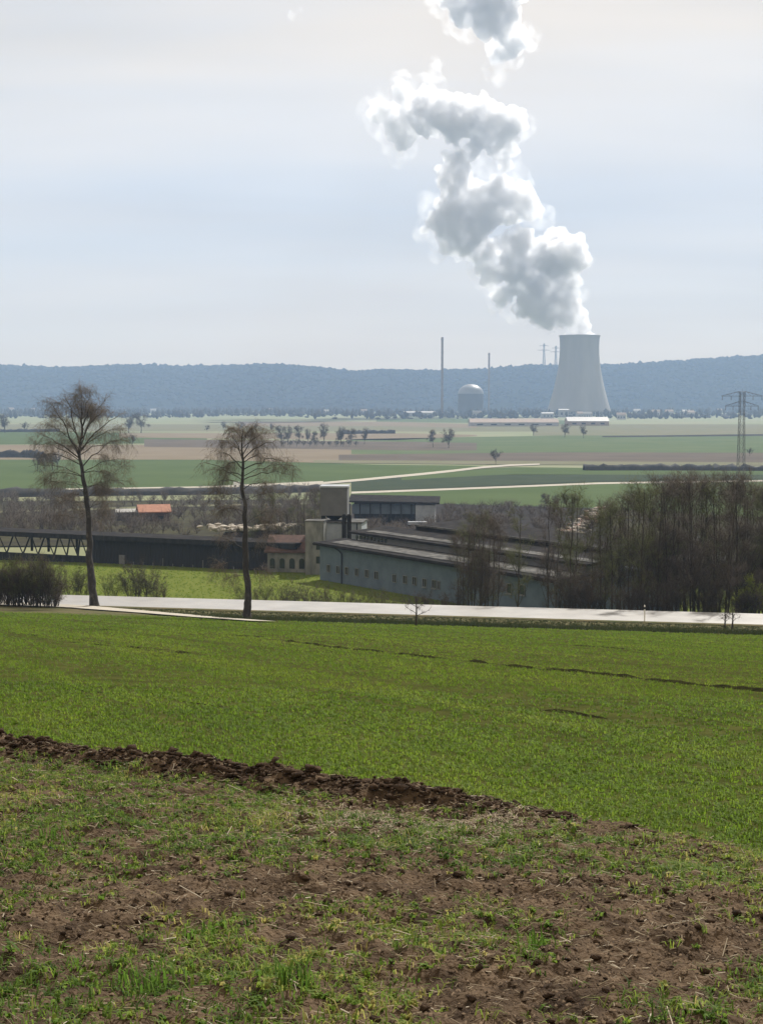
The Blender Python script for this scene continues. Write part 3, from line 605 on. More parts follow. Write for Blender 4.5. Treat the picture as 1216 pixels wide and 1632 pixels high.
for i in range(60):
    px = 872 + (1262 - 872) * ((i * 0.618034) % 1.0) + rng.normal() * 3; v = rng.uniform(144.5, 171)
    if px < 958 and i % 5 < 3: continue
    top = np.interp(px, TX, TYp) + abs(rng.normal()) * 16 - 3
    put_slender(px, v, top, 'slender bare tree in the dense thicket beyond the road', 'trees of the roadside thicket', i % 6)
for i, (px, v, top) in enumerate([(748, 148, 838), (757, 150, 828), (768, 152, 832), (778, 149, 842), (740, 152, 850), (786, 151, 836), (795, 148, 846), (826, 146, 820), (766, 147, 850), (752, 155, 826), (775, 156, 824), (731, 150, 862)]):
    put_slender(px, v, top, 'bare tree before the blue grey hall, by the thicket', 'trees before the factory hall', (i * 5 + 1) % 6)
for i in range(22):
    put_slender(402 + 112 * ((i * 0.618034) % 1.0), 238 + 34 * ((i * 0.37) % 1.0), 790 + rng.uniform(-8, 38), 'bare tree in the dark stand behind the pale house', 'dark stand behind the pale house', (i * 5) % 6)
# shrubs along the road
sh = [shrub(400, 5, 2.2, M['twig'], 11, 5), shrub(401, 5, 2.6, M['budtwig'], 11, 5), shrub(402, 5, 1.8, M['twig'], 9, 5), shrub(403, 5, 2.4, M['bark'], 12, 6)]; sused = [False] * 4
def put_shrub(px, v, top, k, label, group, wf=1.0):
    p = vpos(px, v); zt = P(px, top, p[1]).z; sc = max(0.15, (zt - p[2]) / 5.0); rz = rng.uniform(0, 6.28)
    if not sused[k]: o = sh[k]; sused[k] = True; o.location = p; o.rotation_euler = (0, 0, rz); o.scale = (sc * wf, sc * wf, sc); o['label'] = label; o['group'] = group
    else: copy_thing(sh[k], p, rz, (sc * wf, sc * wf, sc), label, group)
for i in range(34):
    px = -30 + 122 * ((i * 0.618) % 1.0); put_shrub(px, rng.uniform(129.6, 131.3), 888 + rng.uniform(0, 34) + (14 if px > 78 else 0), i % 3, 'dense bare shrub in the clump hiding the road end', 'shrubs at the road end', 0.8)
for i in range(9):
    put_shrub(-24 + i * 13.5 + rng.normal() * 3, 129.2, 938 + rng.uniform(-8, 12), i % 3, 'low twiggy shrub at the foot of the road end clump', 'low shrubs at the road end', 1.1)
for i, (px, top, k, wf) in enumerate([(108, 912, 1, .8), (120, 905, 3, .8), (132, 918, 1, .7), (168, 918, 1, .8), (180, 925, 1, .8)]):
    put_shrub(px, 144 + i % 3, top, k, 'budding shrub behind the road by the round birch', 'budding shrubs by the round birch', wf)
for i, (px, top) in enumerate([(205, 900), (218, 896), (232, 905), (246, 912), (258, 928)]):
    put_shrub(px, 145 + i % 2 * 2, top, [3, 0, 3, 0, 2][i], 'dark shrub in the clump on the meadow edge', 'dark shrubs on the meadow edge', 0.75)
for i in range(34):
    px = 372 + (735 - 372) * ((i * 0.618034 + 0.1) % 1.0); put_shrub(px, rng.uniform(142, 156), 934 + rng.uniform(-8, 16) + (8 if px > 510 else 0), i % 4, 'straggly bare shrub below the factory windows beyond the road', 'shrubs below the factory', 0.8)
for i in range(24):
    put_shrub(885 + i * 15.5 + rng.normal() * 6, rng.uniform(142.5, 150), 925 + rng.uniform(-25, 20), [0, 3, 2, 3][i % 4], 'low bare undergrowth shrub at the foot of the thicket', 'undergrowth of the thicket', 0.9)
gs = shrub(420, 4, 1.6, material('fresh_green_twigs', (0.16, 0.20, 0.03), (0.22, 0.26, 0.05), 2.0, 0.9, transl=0.3), 12, 6, 10, 5, 0.02)
p = vpos(1200, 146); gs.location = p; gs.scale = (0.8, 0.8, (P(1200, 925, p[1]).z - p[2]) / 4.0); gs['label'] = 'fresh yellow green shrub glowing at the thicket edge'
# sapling and whips on the verge
def sapling(px, py, top, label, seed, spread):
    b = hit(px, py); s = pxm(b.y); h = (py - top) * s; t = thing('sapling', label, 'sapling', (b.x, b.y, b.z - 0.03)); r = np.random.default_rng(seed)
    limbs = [(0.35 + 0.08 * k, (spread * math.cos(k * 2.4), spread * 0.6 * math.sin(k * 2.4), h * (0.55 + 0.07 * k)), 0.022) for k in range(6)]
    tree_parts(t, seed, [(0, 0, 0), (0.03, 0, h * .5), (0, 0.02, h)], 0.055, limbs, 3, 4, 2, 0.3, 0.2, 0.006, 0.0, M['bark'], M['twig'], up=0.3)
sapling(663, 998, 950, 'small bare sapling on the verge below the hall windows', 31, 0.9)
sapling(1155, 1002, 972, 'thin bare whip on the verge before the thicket', 32, 0.3)
sapling(1167, 1002, 968, 'forked bare whip on the verge next to the thin whip', 33, 0.5)
pb = hit(1027, 991); t = thing('delineator_post', 'white roadside marker post before the dark thicket', 'post', (pb.x, pb.y, pb.z)); pw = material('white_plastic', (0.75, 0.75, 0.73), None, rough=0.5); pk = material('black_plastic', (0.02, 0.02, 0.02), None, rough=0.6)
MB().hull([(-.06, -.04, 0), (.06, -.04, 0), (0, .06, 0)], [(-.06, -.04, 1.35), (.06, -.04, 1.35), (0, .06, 1.45)]).build('body', pw, t)
MB().hull([(-.064, -.044, 1.05), (.064, -.044, 1.05), (0, .064, 1.05)], [(-.064, -.044, 1.25), (.064, -.044, 1.25), (0, .064, 1.27)]).build('black_band', pk, t)
# lone trees and hedges on the plain (three rounded kinds)
def round_tree(seed, h, w, mat, tw=0.028):
    t = thing('field_tree', 'x', 'tree', (0, 0, 0)); r = np.random.default_rng(seed); limbs = []
    for k in range(14):
        a = r.uniform(0, 6.28); q = w * r.uniform(0.3, 1.0); limbs.append((r.uniform(0.15, 0.95), (q * math.cos(a), q * math.sin(a), h * r.uniform(0.28, 1.0) * (1.05 - 0.3 * q / w)), 0.10))
    tree_parts(t, seed, [(0, 0, 0), (0.1, 0, h * .3), (0, 0.1, h * .6)], 0.22, limbs, 6, 9, 5, 1.6, 1.0, tw, 0.0, M['bark'], mat, up=0.4)
    return t
rt = [round_tree(500, 14, 5.5, M['twig']), round_tree(501, 14, 4.2, M['twig']), round_tree(502, 14, 7.5, M['bark'])]; rused = [0, 0, 0]
def put_tree(px, py, hp, k, label, group=None, wf=1.0):
    b = hit(px, py); sc = hp * pxm(b.y) / 14.0
    if not rused[k]: o = rt[k]; rused[k] = 1; o.location = b; o.scale = (sc * wf, sc * wf, sc); o['label'] = label
    else: o = copy_thing(rt[k], b, rng.uniform(0, 6), (sc * wf, sc * wf, sc), label)
    if group: o['group'] = group
    elif 'group' in o.keys(): del o['group']
put_tree(225, 690, 36, 0, 'wide bare tree on the plain past the round birch', wf=1.1)
put_tree(205, 690, 30, 1, 'smaller bare tree against the ridge next to the wide bare tree')
put_tree(211, 712, 22, 2, 'dark domed bush on the tan field', wf=0.8)
put_tree(8, 690, 34, 1, 'bare tree at the far hedge, paired with a low bush')
put_tree(40, 689, 18, 2, 'low bush on the far hedge line', wf=0.9)
put_tree(715, 714, 34, 1, 'tall bare tree of the pair on the dull green field')
put_tree(690, 713, 32, 0, 'paler bare tree of the pair on the dull green field', wf=0.8)
put_tree(790, 740, 26, 2, 'dark bare tree at the bend of the gravel track', wf=0.8)
put_tree(900, 697, 24, 1, 'bare tree on the pale field before the barn'); put_tree(930, 698, 22, 1, 'leaning bare tree on the pale field next to the barn'); put_tree(850, 694, 20, 1, 'small bare tree before the long farm shed')
put_tree(1195, 727, 14, 2, 'low dark bush on the brown field behind the pylon')
for i in range(10): put_tree(448 + i * 14 + rng.normal() * 3, 711 - rng.uniform(0, 5), 27 + rng.uniform(-4, 12), i % 2, 'bare tree in the row across the plain', 'row of trees across the plain', 0.75)
for i in range(12): put_tree(452 + i * 10.5, 712, 11 + rng.uniform(-2, 3), 2, 'low hedge bush under the row of trees', 'hedge bushes under the tree row', 1.1)
for i, px in enumerate([60, 72, 84, 92]): put_tree(px, 752 - i, 33 + rng.uniform(-3, 3), 2, 'dark bare tree at the end of the clipped hedge', 'trees at the hedge end', 0.7)
for i in range(5): put_tree(330 + i * 26, 688 - i % 2 * 3, 12 + 3 * (i % 3), i % 3, 'small far tree behind the thin birch', 'small far trees behind the thin birch')
for i, px in enumerate([870, 885, 902, 915]): put_tree(px, 812, 28 + rng.uniform(-3, 3), i % 2, 'bare tree at the top of the rubble slope', 'trees above the rubble slope', 0.8)
# scrub behind the sheds: a mass, joined from shrunken bushes
def scrub(name, areas, n, mat, label, seed, hlo, hhi):
    r = np.random.default_rng(seed); T = Tubes(); Z0, Z1, W = [], [], []
    for i in range(n):
        x0, x1, y0, y1 = areas[r.integers(len(areas))]; b = hit(r.uniform(x0, x1), r.uniform(y0, y1)); h = r.uniform(hlo, hhi); w = h * r.uniform(0.4, 0.7); k = 62
        c = np.array(b[:]); a = r.uniform(0, 6.28, k); q = np.sqrt(r.random(k)) * w; f = r.uniform(0.15, 0.75, k)
        p0 = c + np.stack([q * np.cos(a) * f, q * np.sin(a) * f, h * f * (1 - 0.3 * q / w)], 1); p1 = p0 + np.stack([np.cos(a) * q * 0.4, np.sin(a) * q * 0.4, h * r.uniform(0.1, 0.4, k)], 1) + r.normal(size=(k, 3)) * 0.12 * h
        Z0.append(p0); Z1.append(p1); W.append(np.full(k, 0.042)); 
        for _ in range(3): e = c + np.array([r.normal() * w * .4, r.normal() * w * .4, h * r.uniform(.5, .8)]); T.limb(np.stack([c, (c + e) / 2 + r.normal(size=3) * .1, e]), 0.06, 0.02, 4)
    T.ribbons(np.concatenate(Z0), np.concatenate(Z1), np.concatenate(W), r); o = T.build(name, mat, None, False); return tag(o, label, 'scrub', kind='stuff')
scrub('undergrowth', [(-40, 330, 796, 862), (300, 520, 785, 850), (0, 120, 795, 850), (380, 520, 780, 835), (-40, 520, 795, 850)], 620, M['twig'], 'brown bare scrub on the waste ground behind the long shed', 61, 2.0, 5.0)
scrub('undergrowth', [(705, 865, 808, 875), (705, 900, 808, 850), (560, 720, 836, 862)], 300, M['twig'], 'dark bare scrub on the slope behind the hall', 62, 1.5, 4.0)

# clipped hedges and dark banks on the plain
def bank(name, pts, h, w, mat, label, cat, kind=None):
    V = []; n = 40; pw_ = [hit(*q) for q in pts]; tt = np.linspace(0, len(pw_) - 1, n)
    r = np.random.default_rng(len(pts) + int(pts[0][1]))
    ps = np.stack([np.interp(tt, np.arange(len(pw_)), [p[k] for p in pw_]) for k in range(3)], 1); d = np.gradient(ps, axis=0); d[:, 2] = 0; d /= np.linalg.norm(d, axis=1)[:, None]; nn = np.stack([-d[:, 1], d[:, 0], 0 * d[:, 0]], 1)
    prof = [(-1, -0.2), (-0.75, 0.55), (-0.4, 0.97), (0.2, 1.0), (0.7, 0.6), (1, -0.2)]
    for i in range(n):
        for (a, b_) in prof: q = ps[i] + nn[i] * w * a; V.append((q[0], q[1], float(H(q[0], q[1])) + h * b_ * (1 + 0.18 * r.normal() * (b_ > 0))))
    i = np.arange(n * 6).reshape(n, 6); Q = np.stack([i[:-1, :-1], i[1:, :-1], i[1:, 1:], i[:-1, 1:]], -1).reshape(-1, 4); o = npmesh(name, V, Q, mat); return tag(o, label, cat, kind=kind)
M['bankdark'] = material('dark_bank', (0.022, 0.022, 0.024), (0.042, 0.04, 0.036), 0.5, 1.0, world=True)  # dark tone paints in the banks' shadowed slope; the hedges share it
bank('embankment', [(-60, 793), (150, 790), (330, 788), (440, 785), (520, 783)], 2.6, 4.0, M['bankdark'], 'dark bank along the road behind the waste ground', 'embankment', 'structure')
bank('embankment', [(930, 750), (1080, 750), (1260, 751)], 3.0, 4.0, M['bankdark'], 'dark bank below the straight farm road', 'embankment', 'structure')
bank('hedge', [(-60, 689), (20, 688.5), (95, 688)], 3.0, 2.5, M['bankdark'], 'thin far hedge along the green field edge', 'hedge')
bank('hedge', [(545, 692), (585, 691), (630, 691)], 3.5, 3.0, M['bankdark'], 'short dark hedge at the end of the tree row', 'hedge')
bank('hedge', [(-60, 729), (40, 729), (70, 730)], 4.0, 3.0, M['bankdark'], 'clipped dark hedge on the tan field', 'hedge')
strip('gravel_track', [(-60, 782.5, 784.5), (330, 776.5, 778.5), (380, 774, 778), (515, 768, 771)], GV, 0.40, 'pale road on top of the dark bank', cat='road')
# ------------------------------------------------------------------ brickworks
M['bluewall'] = material('blue_grey_render', (0.082, 0.112, 0.150), (0.112, 0.147, 0.188), 0.5, 0.9, 0.2, 6)
M['whitewall'] = material('white_render', (0.25, 0.28, 0.32), (0.35, 0.38, 0.42), 0.6, 0.9)
M['oldconc'] = material('stained_concrete', (0.10, 0.105, 0.10), (0.26, 0.26, 0.25), 0.7, 0.95, 0.3, 8, stretch=(1, 1, 0.35))
M['bitumen'] = material('dark_roofing', (0.014, 0.014, 0.016), (0.032, 0.030, 0.030), 0.8, 1.0, spec=0.03)
M['palefelt'] = material('gravel_roofing', (0.055, 0.056, 0.056), (0.15, 0.15, 0.148), 0.9, 1.0, spec=0.03)
M['clad'] = material('grey_cladding', (0.120, 0.124, 0.134), (0.155, 0.158, 0.168), 0.6, 0.7)
M['frame'] = material('window_frame', (0.17, 0.175, 0.18), None, rough=0.6)
M['timber'] = material('tarred_timber', (0.016, 0.017, 0.020), (0.040, 0.041, 0.046), 1.2, 1.0, spec=0.03, stretch=(1, 1, 0.15))
M['redbrick'] = material('red_brown_tile', (0.055, 0.034, 0.029), (0.10, 0.058, 0.047), 1.2, 0.9)
A = Vector((P(510, 928, 212).x, 212, 0)); B = Vector((P(742, 965, 183).x, 183, 0)); U = (B - A); U.normalize(); NB = Vector((-U.y, U.x, 0))      # along the wall, into the building
if NB.y < 0: NB = -NB
ROT = math.atan2(U.y, U.x)
zb = float(H(A.x, A.y)) - 1.2; ze = P(510, 869, 212).z - zb       # base and eave height
hall = thing('factory_hall', 'long blue grey factory hall with stepped dark roofs beside the road', 'factory', (A.x, A.y, zb), ROT)
LEN = 52.0
def lo(u, w, z): return (u, w, z)
MB().box((LEN/2, 9, ze/2), (LEN, 18, ze)).build('wall', M['bluewall'], hall)
MB().hull([(-0.6, -0.7, ze+0.02), (LEN+0.6, -0.7, ze+0.02), (LEN+0.6, 4.4, ze+0.35), (-0.6, 4.4, ze+0.35)], [(-0.6, -0.7, ze+0.42), (LEN+0.6, -0.7, ze+0.42), (LEN+0.6, 4.4, ze+0.75), (-0.6, 4.4, ze+0.75)]).build('lower_roof', M['bitumen'], hall)
MB().hull([(2.2, 0.4, ze+0.53), (LEN, 0.4, ze+0.53), (LEN, 3.6, ze+0.74), (2.2, 3.6, ze+0.74)], [(2.2, 0.4, ze+0.58), (LEN, 0.4, ze+0.58), (LEN, 3.6, ze+0.80), (2.2, 3.6, ze+0.80)]).build('gravel_strip', M['palefelt'], hall)
MB().box((-0.0 + LEN/2, -0.78, ze+0.2), (LEN+1.2, 0.12, 0.22)).build('gutter', M['bitumen'], hall)
# clerestory and the upper roofs
MB().box((LEN/2 + 1.2, 7.0, ze+0.9), (LEN-4, 5.0, 1.5)).build('clerestory_wall', M['clad'], hall)
MB().hull([(1.0, 3.9, ze+1.55), (LEN, 3.9, ze+1.55), (LEN, 10.5, ze+2.0), (1.0, 10.5, ze+2.0)], [(1.0, 3.9, ze+1.85), (LEN, 3.9, ze+1.85), (LEN, 10.5, ze+2.3), (1.0, 10.5, ze+2.3)]).build('upper_roof', M['bitumen'], hall)
MB().hull([(4.0, 5.0, ze+1.95), (LEN, 5.0, ze+1.95), (LEN, 6.4, ze+2.06), (4.0, 6.4, ze+2.06)], [(4.0, 5.0, ze+2.0), (LEN, 5.0, ze+2.0), (LEN, 6.4, ze+2.12), (4.0, 6.4, ze+2.12)]).build('gravel_strip', M['palefelt'], hall)
MB().hull([(8.0, 10.6, ze+1.6), (LEN, 10.6, ze+1.6), (LEN, 18.4, ze+2.2), (8.0, 18.4, ze+2.2)], [(8.0, 10.6, ze+2.9), (LEN, 10.6, ze+2.9), (LEN, 18.4, ze+3.3), (8.0, 18.4, ze+3.3)]).build('rear_roof', M['bitumen'], hall)
MB().hull([(8.0, 10.4, ze+2.75), (LEN, 10.4, ze+2.75), (LEN, 10.58, ze+2.75), (8.0, 10.58, ze+2.75)], [(8.0, 10.4, ze+2.98), (LEN, 10.4, ze+2.98), (LEN, 10.58, ze+2.98), (8.0, 10.58, ze+2.98)]).build('roof_edge', M['palefelt'], hall)
for k in range(9): MB().box((2.6 + k * 0.9, 4.44, ze + 1.15), (0.5, 0.1, 0.45)).build('clerestory_window', M['darkwin'], hall)
def wall_u(px, py):                # where a pixel's ray meets the front wall plane
    a, b_ = ray(px, py); d = Vector((a, 1, 0)); n2 = NB; k = A.dot(n2) / d.dot(n2); q = d * k; return (q - A).dot(U), ZC + b_ * k - zb
def window(parent, u, z, w, h, panes=2, face=-0.0, sill=True):
    f = MB(); t = 0.06
    f.box((u, -0.06, z + h/2), (w, 0.12, t)).box((u, -0.06, z - h/2), (w, 0.12, t)).box((u - w/2, -0.06, z), (t, 0.12, h - t)).box((u + w/2, -0.06, z), (t, 0.12, h - t))
    for k in range(1, panes): f.box((u - w/2 + w*k/panes, -0.055, z), (t*0.8, 0.10, h - t))
    wn = f.build('window', M['frame'], parent)
    for k in range(panes):
        MB().box((u - w/2 + w*(k+0.5)/panes, -0.015, z), (w/panes - t, 0.03, h - t)).build('pane', M['darkwin'], wn)
    if sill: MB().box((u, -0.1, z - h/2 - 0.1), (w + 0.2, 0.22, 0.08)).build('sill', M['frame'], wn)
for px, py in [(524, 906), (539, 908), (553, 910), (569, 912), (585, 914), (600, 917), (629, 922), (646, 924), (661, 926), (677, 929), (692, 931), (699.5, 933)]:
    u, z = wall_u(px, py); window(hall, u, z, 0.82 if px != 699.5 else 0.5, 1.0, 2, sill=px in (677, 692))
u, z = wall_u(812, 938); window(hall, u, z, 0.9, 1.1, 1); u, z = wall_u(833, 940); window(hall, u, z, 0.95, 1.15, 1)
u, z = wall_u(546, 890); MB().tube([(u - 1.2, -0.5, ze), (u - 0.5, -0.3, ze - 0.25), (u, -0.16, ze - 0.7), (u, -0.16, 0)], 0.085, 8).build('downpipe', M['bitumen'], hall)
# grey box silo on legs, white annexe, round silos, concrete tower
Ys = 226.0; s = pxm(Ys)
def at(px, py, Y=Ys): return P(px, py, Y)
q = at(533, 855); zg = float(H(q.x, Ys)) - 0.3
an = thing('white_annexe', 'white rendered annexe under the grey box silo', 'building', (q.x, Ys, zg), -0.12)
h1 = at(533, 834).z - zg; x0 = (513 - 533) * s; x1 = (577 - 533) * s
MB().box(((x0+x1)/2, 3, h1/2), (x1-x0, 6, h1)).build('wall', M['whitewall'], an)
MB().box(((x0+x1)/2, 3, h1+0.12), (x1-x0+0.3, 6.3, 0.22)).build('roof', M['palefelt'], an)
MB().box((x0 + 0.5, -0.06, h1*0.6), (0.16, 0.1, h1*0.8)).build('corner_strip', M['bitumen'], an); MB().box((x1 - 0.7, -0.06, h1*0.6), (0.14, 0.1, h1*0.8)).build('corner_strip', M['bitumen'], an)
bx = thing('box_silo', 'grey clad box silo raised on legs above the annexe', 'silo', (at(533, 830).x, Ys + 2.6, at(533, 833).z + 0.24), -0.05)
w = 43 * s; zb0 = (833 - 825) * s; hb = (825 - 780) * s
body = MB().box((0, 0, zb0 + hb/2), (w, 4.2, hb)).build('body', M['clad'], bx)
for k in range(26): MB().box((-w/2 + w*(k+0.5)/26, -2.115, zb0 + hb/2), (w/26*0.5, 0.03, hb-0.1)).build('rib', M['clad'], body)
MB().box((0, 0, zb0 + hb + 0.13), (w+0.25, 4.5, 0.24)).build('lid', M['whitewall'], bx)
for sx in (-1, 1):
    for sy in (-1, 1): MB().box((sx*(w/2-0.25), sy*1.8, zb0/2 - 0.0), (0.28, 0.28, zb0)).build('leg', M['bitumen'], bx)
MB().hull([(-0.5, -0.5, -0.0), (0.5, -0.5, -0.0), (0.5, 0.5, -0.0), (-0.5, 0.5, -0.0)], [(-w/2+0.6, -1.5, zb0), (w/2-0.6, -1.5, zb0), (w/2-0.6, 1.5, zb0), (-w/2+0.6, 1.5, zb0)]).build('hopper', M['bitumen'], bx)
for i, px in enumerate((548.5, 556.5)):
    c = at(px, 860, 223.6); zt = at(px, 819, 223.6).z; zg2 = float(H(c.x, 223.6)) - 0.2
    r = 0.33; MB().lathe([(0.01, zt-zg2), (r*0.8, zt-zg2-0.1), (r, zt-zg2-0.35), (r, 0)], 16).build('round_silo', M['bitumen'], None, True)
    o = bpy.context.scene.objects[-1] if False else [o for o in bpy.data.objects if o.name.startswith('round_silo')][-1]
    o.location = (c.x, 223.6, zg2); tag(o, ['slim dark round silo on the box silo side of the pair', 'slim dark round silo on the hall side of the pair'][i], 'silo')
Yc = 219.0; c = at(503, 900, Yc); zg3 = float(H(c.x, Yc)) - 0.3; ht = at(503, 832, Yc).z - zg3; w = 30 * pxm(Yc)
tw = thing('concrete_tower', 'stained pale concrete tower block at the end of the hall', 'tower', (c.x, Yc + 1.5, zg3), -0.10)
MB().box((0, 0, ht/2), (w, 3.0, ht)).build('wall', M['oldconc'], tw); MB().box((0, 0, ht+0.1), (w+0.2, 3.2, 0.2)).build('roof', M['palefelt'], tw)
for z in (0.25, 0.5): MB().box((w*0.22, -1.53, ht*z + 0.5), (0.7, 0.1, 1.0)).build('window', M['darkwin'], tw)
# white office with arched windows and dull red roof
Yo = 222.0; c = at(462, 920, Yo); zg4 = float(H(c.x, Yo)) - 0.3; ho = at(462, 882, Yo).z - zg4; w = 64 * pxm(Yo)
of = thing('office_house', 'low pale house with arched windows and a dull red roof', 'house', (c.x, Yo + 4, zg4), -0.12)
MB().box((0, 0, ho/2), (w, 7, ho)).build('wall', M['oldconc'], of)
MB().hull([(-w/2-.4, -3.9, ho+.02), (w/2+.2, -3.9, ho+.02), (w/2+.2, 0, ho+2.1), (-w/2-.4, 0, ho+2.1)], [(-w/2-.4, -3.9, ho+.25), (w/2+.2, -3.9, ho+.25), (w/2+.2, 0, ho+2.35), (-w/2-.4, 0, ho+2.35)]).hull([(-w/2-.4, 0.003, ho+2.1), (w/2+.2, 0.003, ho+2.1), (w/2+.2, 3.9, ho+.02), (-w/2-.4, 3.9, ho+.02)], [(-w/2-.4, 0.003, ho+2.35), (w/2+.2, 0.003, ho+2.35), (w/2+.2, 3.9, ho+.25), (-w/2-.4, 3.9, ho+.25)]).build('roof', M['redbrick'], of)
for k in range(4):
    u = -w/2 + w*(k+0.5)/4; W2, Hh = 0.75, 1.5; arc = [(-W2/2, 0), (W2/2, 0)] + [(W2/2*math.cos(a), Hh - W2/2 + W2/2*math.sin(a)) for a in np.linspace(0, math.pi, 7)]
    wn = MB().hull([(u+x*1.2, -3.56, 0.9+z*1.08-0.07) for x, z in arc], [(u+x*1.2, -3.49, 0.9+z*1.08-0.07) for x, z in arc]).build('window', M['frame'], of)
    MB().hull([(u+x, -3.6, 0.9+z) for x, z in arc], [(u+x, -3.555, 0.9+z) for x, z in arc]).build('pane', M['darkwin'], wn)
# rear open shed
Yr = 392.0; c = at(629, 836, Yr); zg5 = float(H(c.x, Yr)) - 0.2; s5 = pxm(Yr); hr = at(629, 800, Yr).z - zg5
rs = thing('open_shed', 'long dark roofed open shed with a white end wall behind the hall', 'shed', (c.x, Yr + 4, zg5), -0.06); wl = 146 * s5
MB().hull([(-wl/2, -5, hr-.1), (wl/2, -5, hr-.5), (wl/2, 5, hr+.5), (-wl/2, 5, hr+.9)], [(-wl/2, -5, hr+.35), (wl/2, -5, hr-.05), (wl/2, 5, hr+.95), (-wl/2, 5, hr+1.35)]).build('roof', M['bitumen'], rs)
MB().box((-2.6, -3.6, hr*0.70), (wl-7.4, 0.3, hr*0.42)).build('upper_wall', M['bluewall'], rs)
MB().box((-2.6, 4.0, hr*0.45), (wl-7, 0.3, hr*0.9)).build('rear_wall', M['timber'], rs)
MB().box((wl/2-3.6, -1, hr*0.44), (5.0, 6.6, hr*0.88)).build('end_wall', M['whitewall'], rs)
for k in range(7): MB().box((-wl/2 + 0.4 + k*(wl-7)/6.2, -4.2, hr/2 - 0.2), (0.3, 0.3, hr-0.4)).build('post', M['timber'], rs)
tk = thing('trailer', 'flat pale trailer parked by the open shed', 'trailer', (at(665, 838, 375).x, 375, float(H(at(665, 838, 375).x, 375))), 0.1)
MB().box((0, 0, 1.3), (4.6, 2.0, 0.7)).build('bed', M['whitewall'], tk); MB().box((0, 0, 0.8), (4.4, 1.2, 0.25)).build('chassis', M['bitumen'], tk)
for sx in (-1.4, 1.4):
    for sy in (-0.9, 0.9): o = MB().lathe([(0.05, -.12), (.42, -.12), (.45, 0), (.42, .12), (.05, .12)], 14, closed=True).build('wheel', M['bitumen'], tk); o.location = (sx, sy, 0.45); o.rotation_euler = (math.pi/2, 0, 0)
# long dark timber shed, open on V struts at one end
S0 = P(-40, 893, 246); S1 = P(474, 918, 222.5); S0.z = S1.z = 0; SU = (S1 - S0); SL = SU.length; SU.normalize(); srot = math.atan2(SU.y, SU.x)
zs0 = P(60, 893, 243).z - 0.2
ls = thing('long_shed', 'long tarred timber shed with open strutted end on the meadow edge', 'shed', (S0.x, S0.y, zs0 - 2.0), srot)
su = lambda px: ((lambda a: ((Vector((a, 1, 0)) * (S0.dot(Vector((-SU.y, SU.x, 0))) / Vector((a, 1, 0)).dot(Vector((-SU.y, SU.x, 0))))) - S0).dot(SU))((px - CX) / F))
zt = 2.0 + (893 - 848) * pxm(243)
MB().box((SL/2, 2.4, zt + 0.1), (SL, 6.0, 0.5)).build('roof', M['bitumen'], ls)
MB().box((SL/2, -0.62, zt - 0.05), (SL, 0.1, 0.7)).build('fascia', M['timber'], ls)
ue = su(140); u2 = su(188)
MB().box((ue/2, 0, 1.0), (ue, 0.25, 4.9)).build('parapet', M['timber'], ls)
MB().box((ue/2, 4.6, 0.4), (ue, 0.25, 3.9)).build('parapet', M['timber'], ls)
zig = [-30, -18, -6, 8, 20, 34, 47, 58, 70, 84, 92, 104, 110, 122, 126, 137]
for k in range(len(zig) - 1):
    ua, ub = su(zig[k]), su(zig[k + 1]); lo_hi = (3.3, zt) if k % 2 else (zt, 3.3)
    MB().tube([(ua, 0.0, lo_hi[0]), (ub, 0.0, lo_hi[1])], 0.15 if k % 2 else 0.11, 4).build('strut', M['timber'], ls)
for px_ in (20, 47, 93, 137): MB().box((su(px_), 4.6, (3.3 + zt) / 2), (0.3, 0.3, zt - 3.3)).build('post', M['timber'], ls)
wall_l = SL - ue; nb = int(wall_l / 0.62)
bd = MB().box((0, 0, zt/2 - 0.4), (0.58, 0.10, zt + 0.3)).build('board', M['timber'], ls)
for k in range(nb):
    o = bd if k == 0 else bd.copy()
    if k: C.objects.link(o); o.parent = ls
    o.location = (ue + (k + 0.5) * wall_l / nb, rng.uniform(-0.02, 0.02), rng.uniform(-0.05, 0.0))
MB().box((ue + wall_l/2, 2.6, zt/2 - 0.5), (wall_l, 4.6, zt - 0.2)).build('core', M['timber'], ls)
for k in range(18): MB().box((su(196) + (SL - su(196)) * k / 17, -0.14, 1.75 if k % 4 else 2.1), (0.10, 0.12, 2.4 if k % 4 else 3.2)).build('post', M['clad'], ls)
MB().box((su(193), -0.10, 2.2), (1.0, 0.14, 3.4)).build('door', M['clad'], ls)
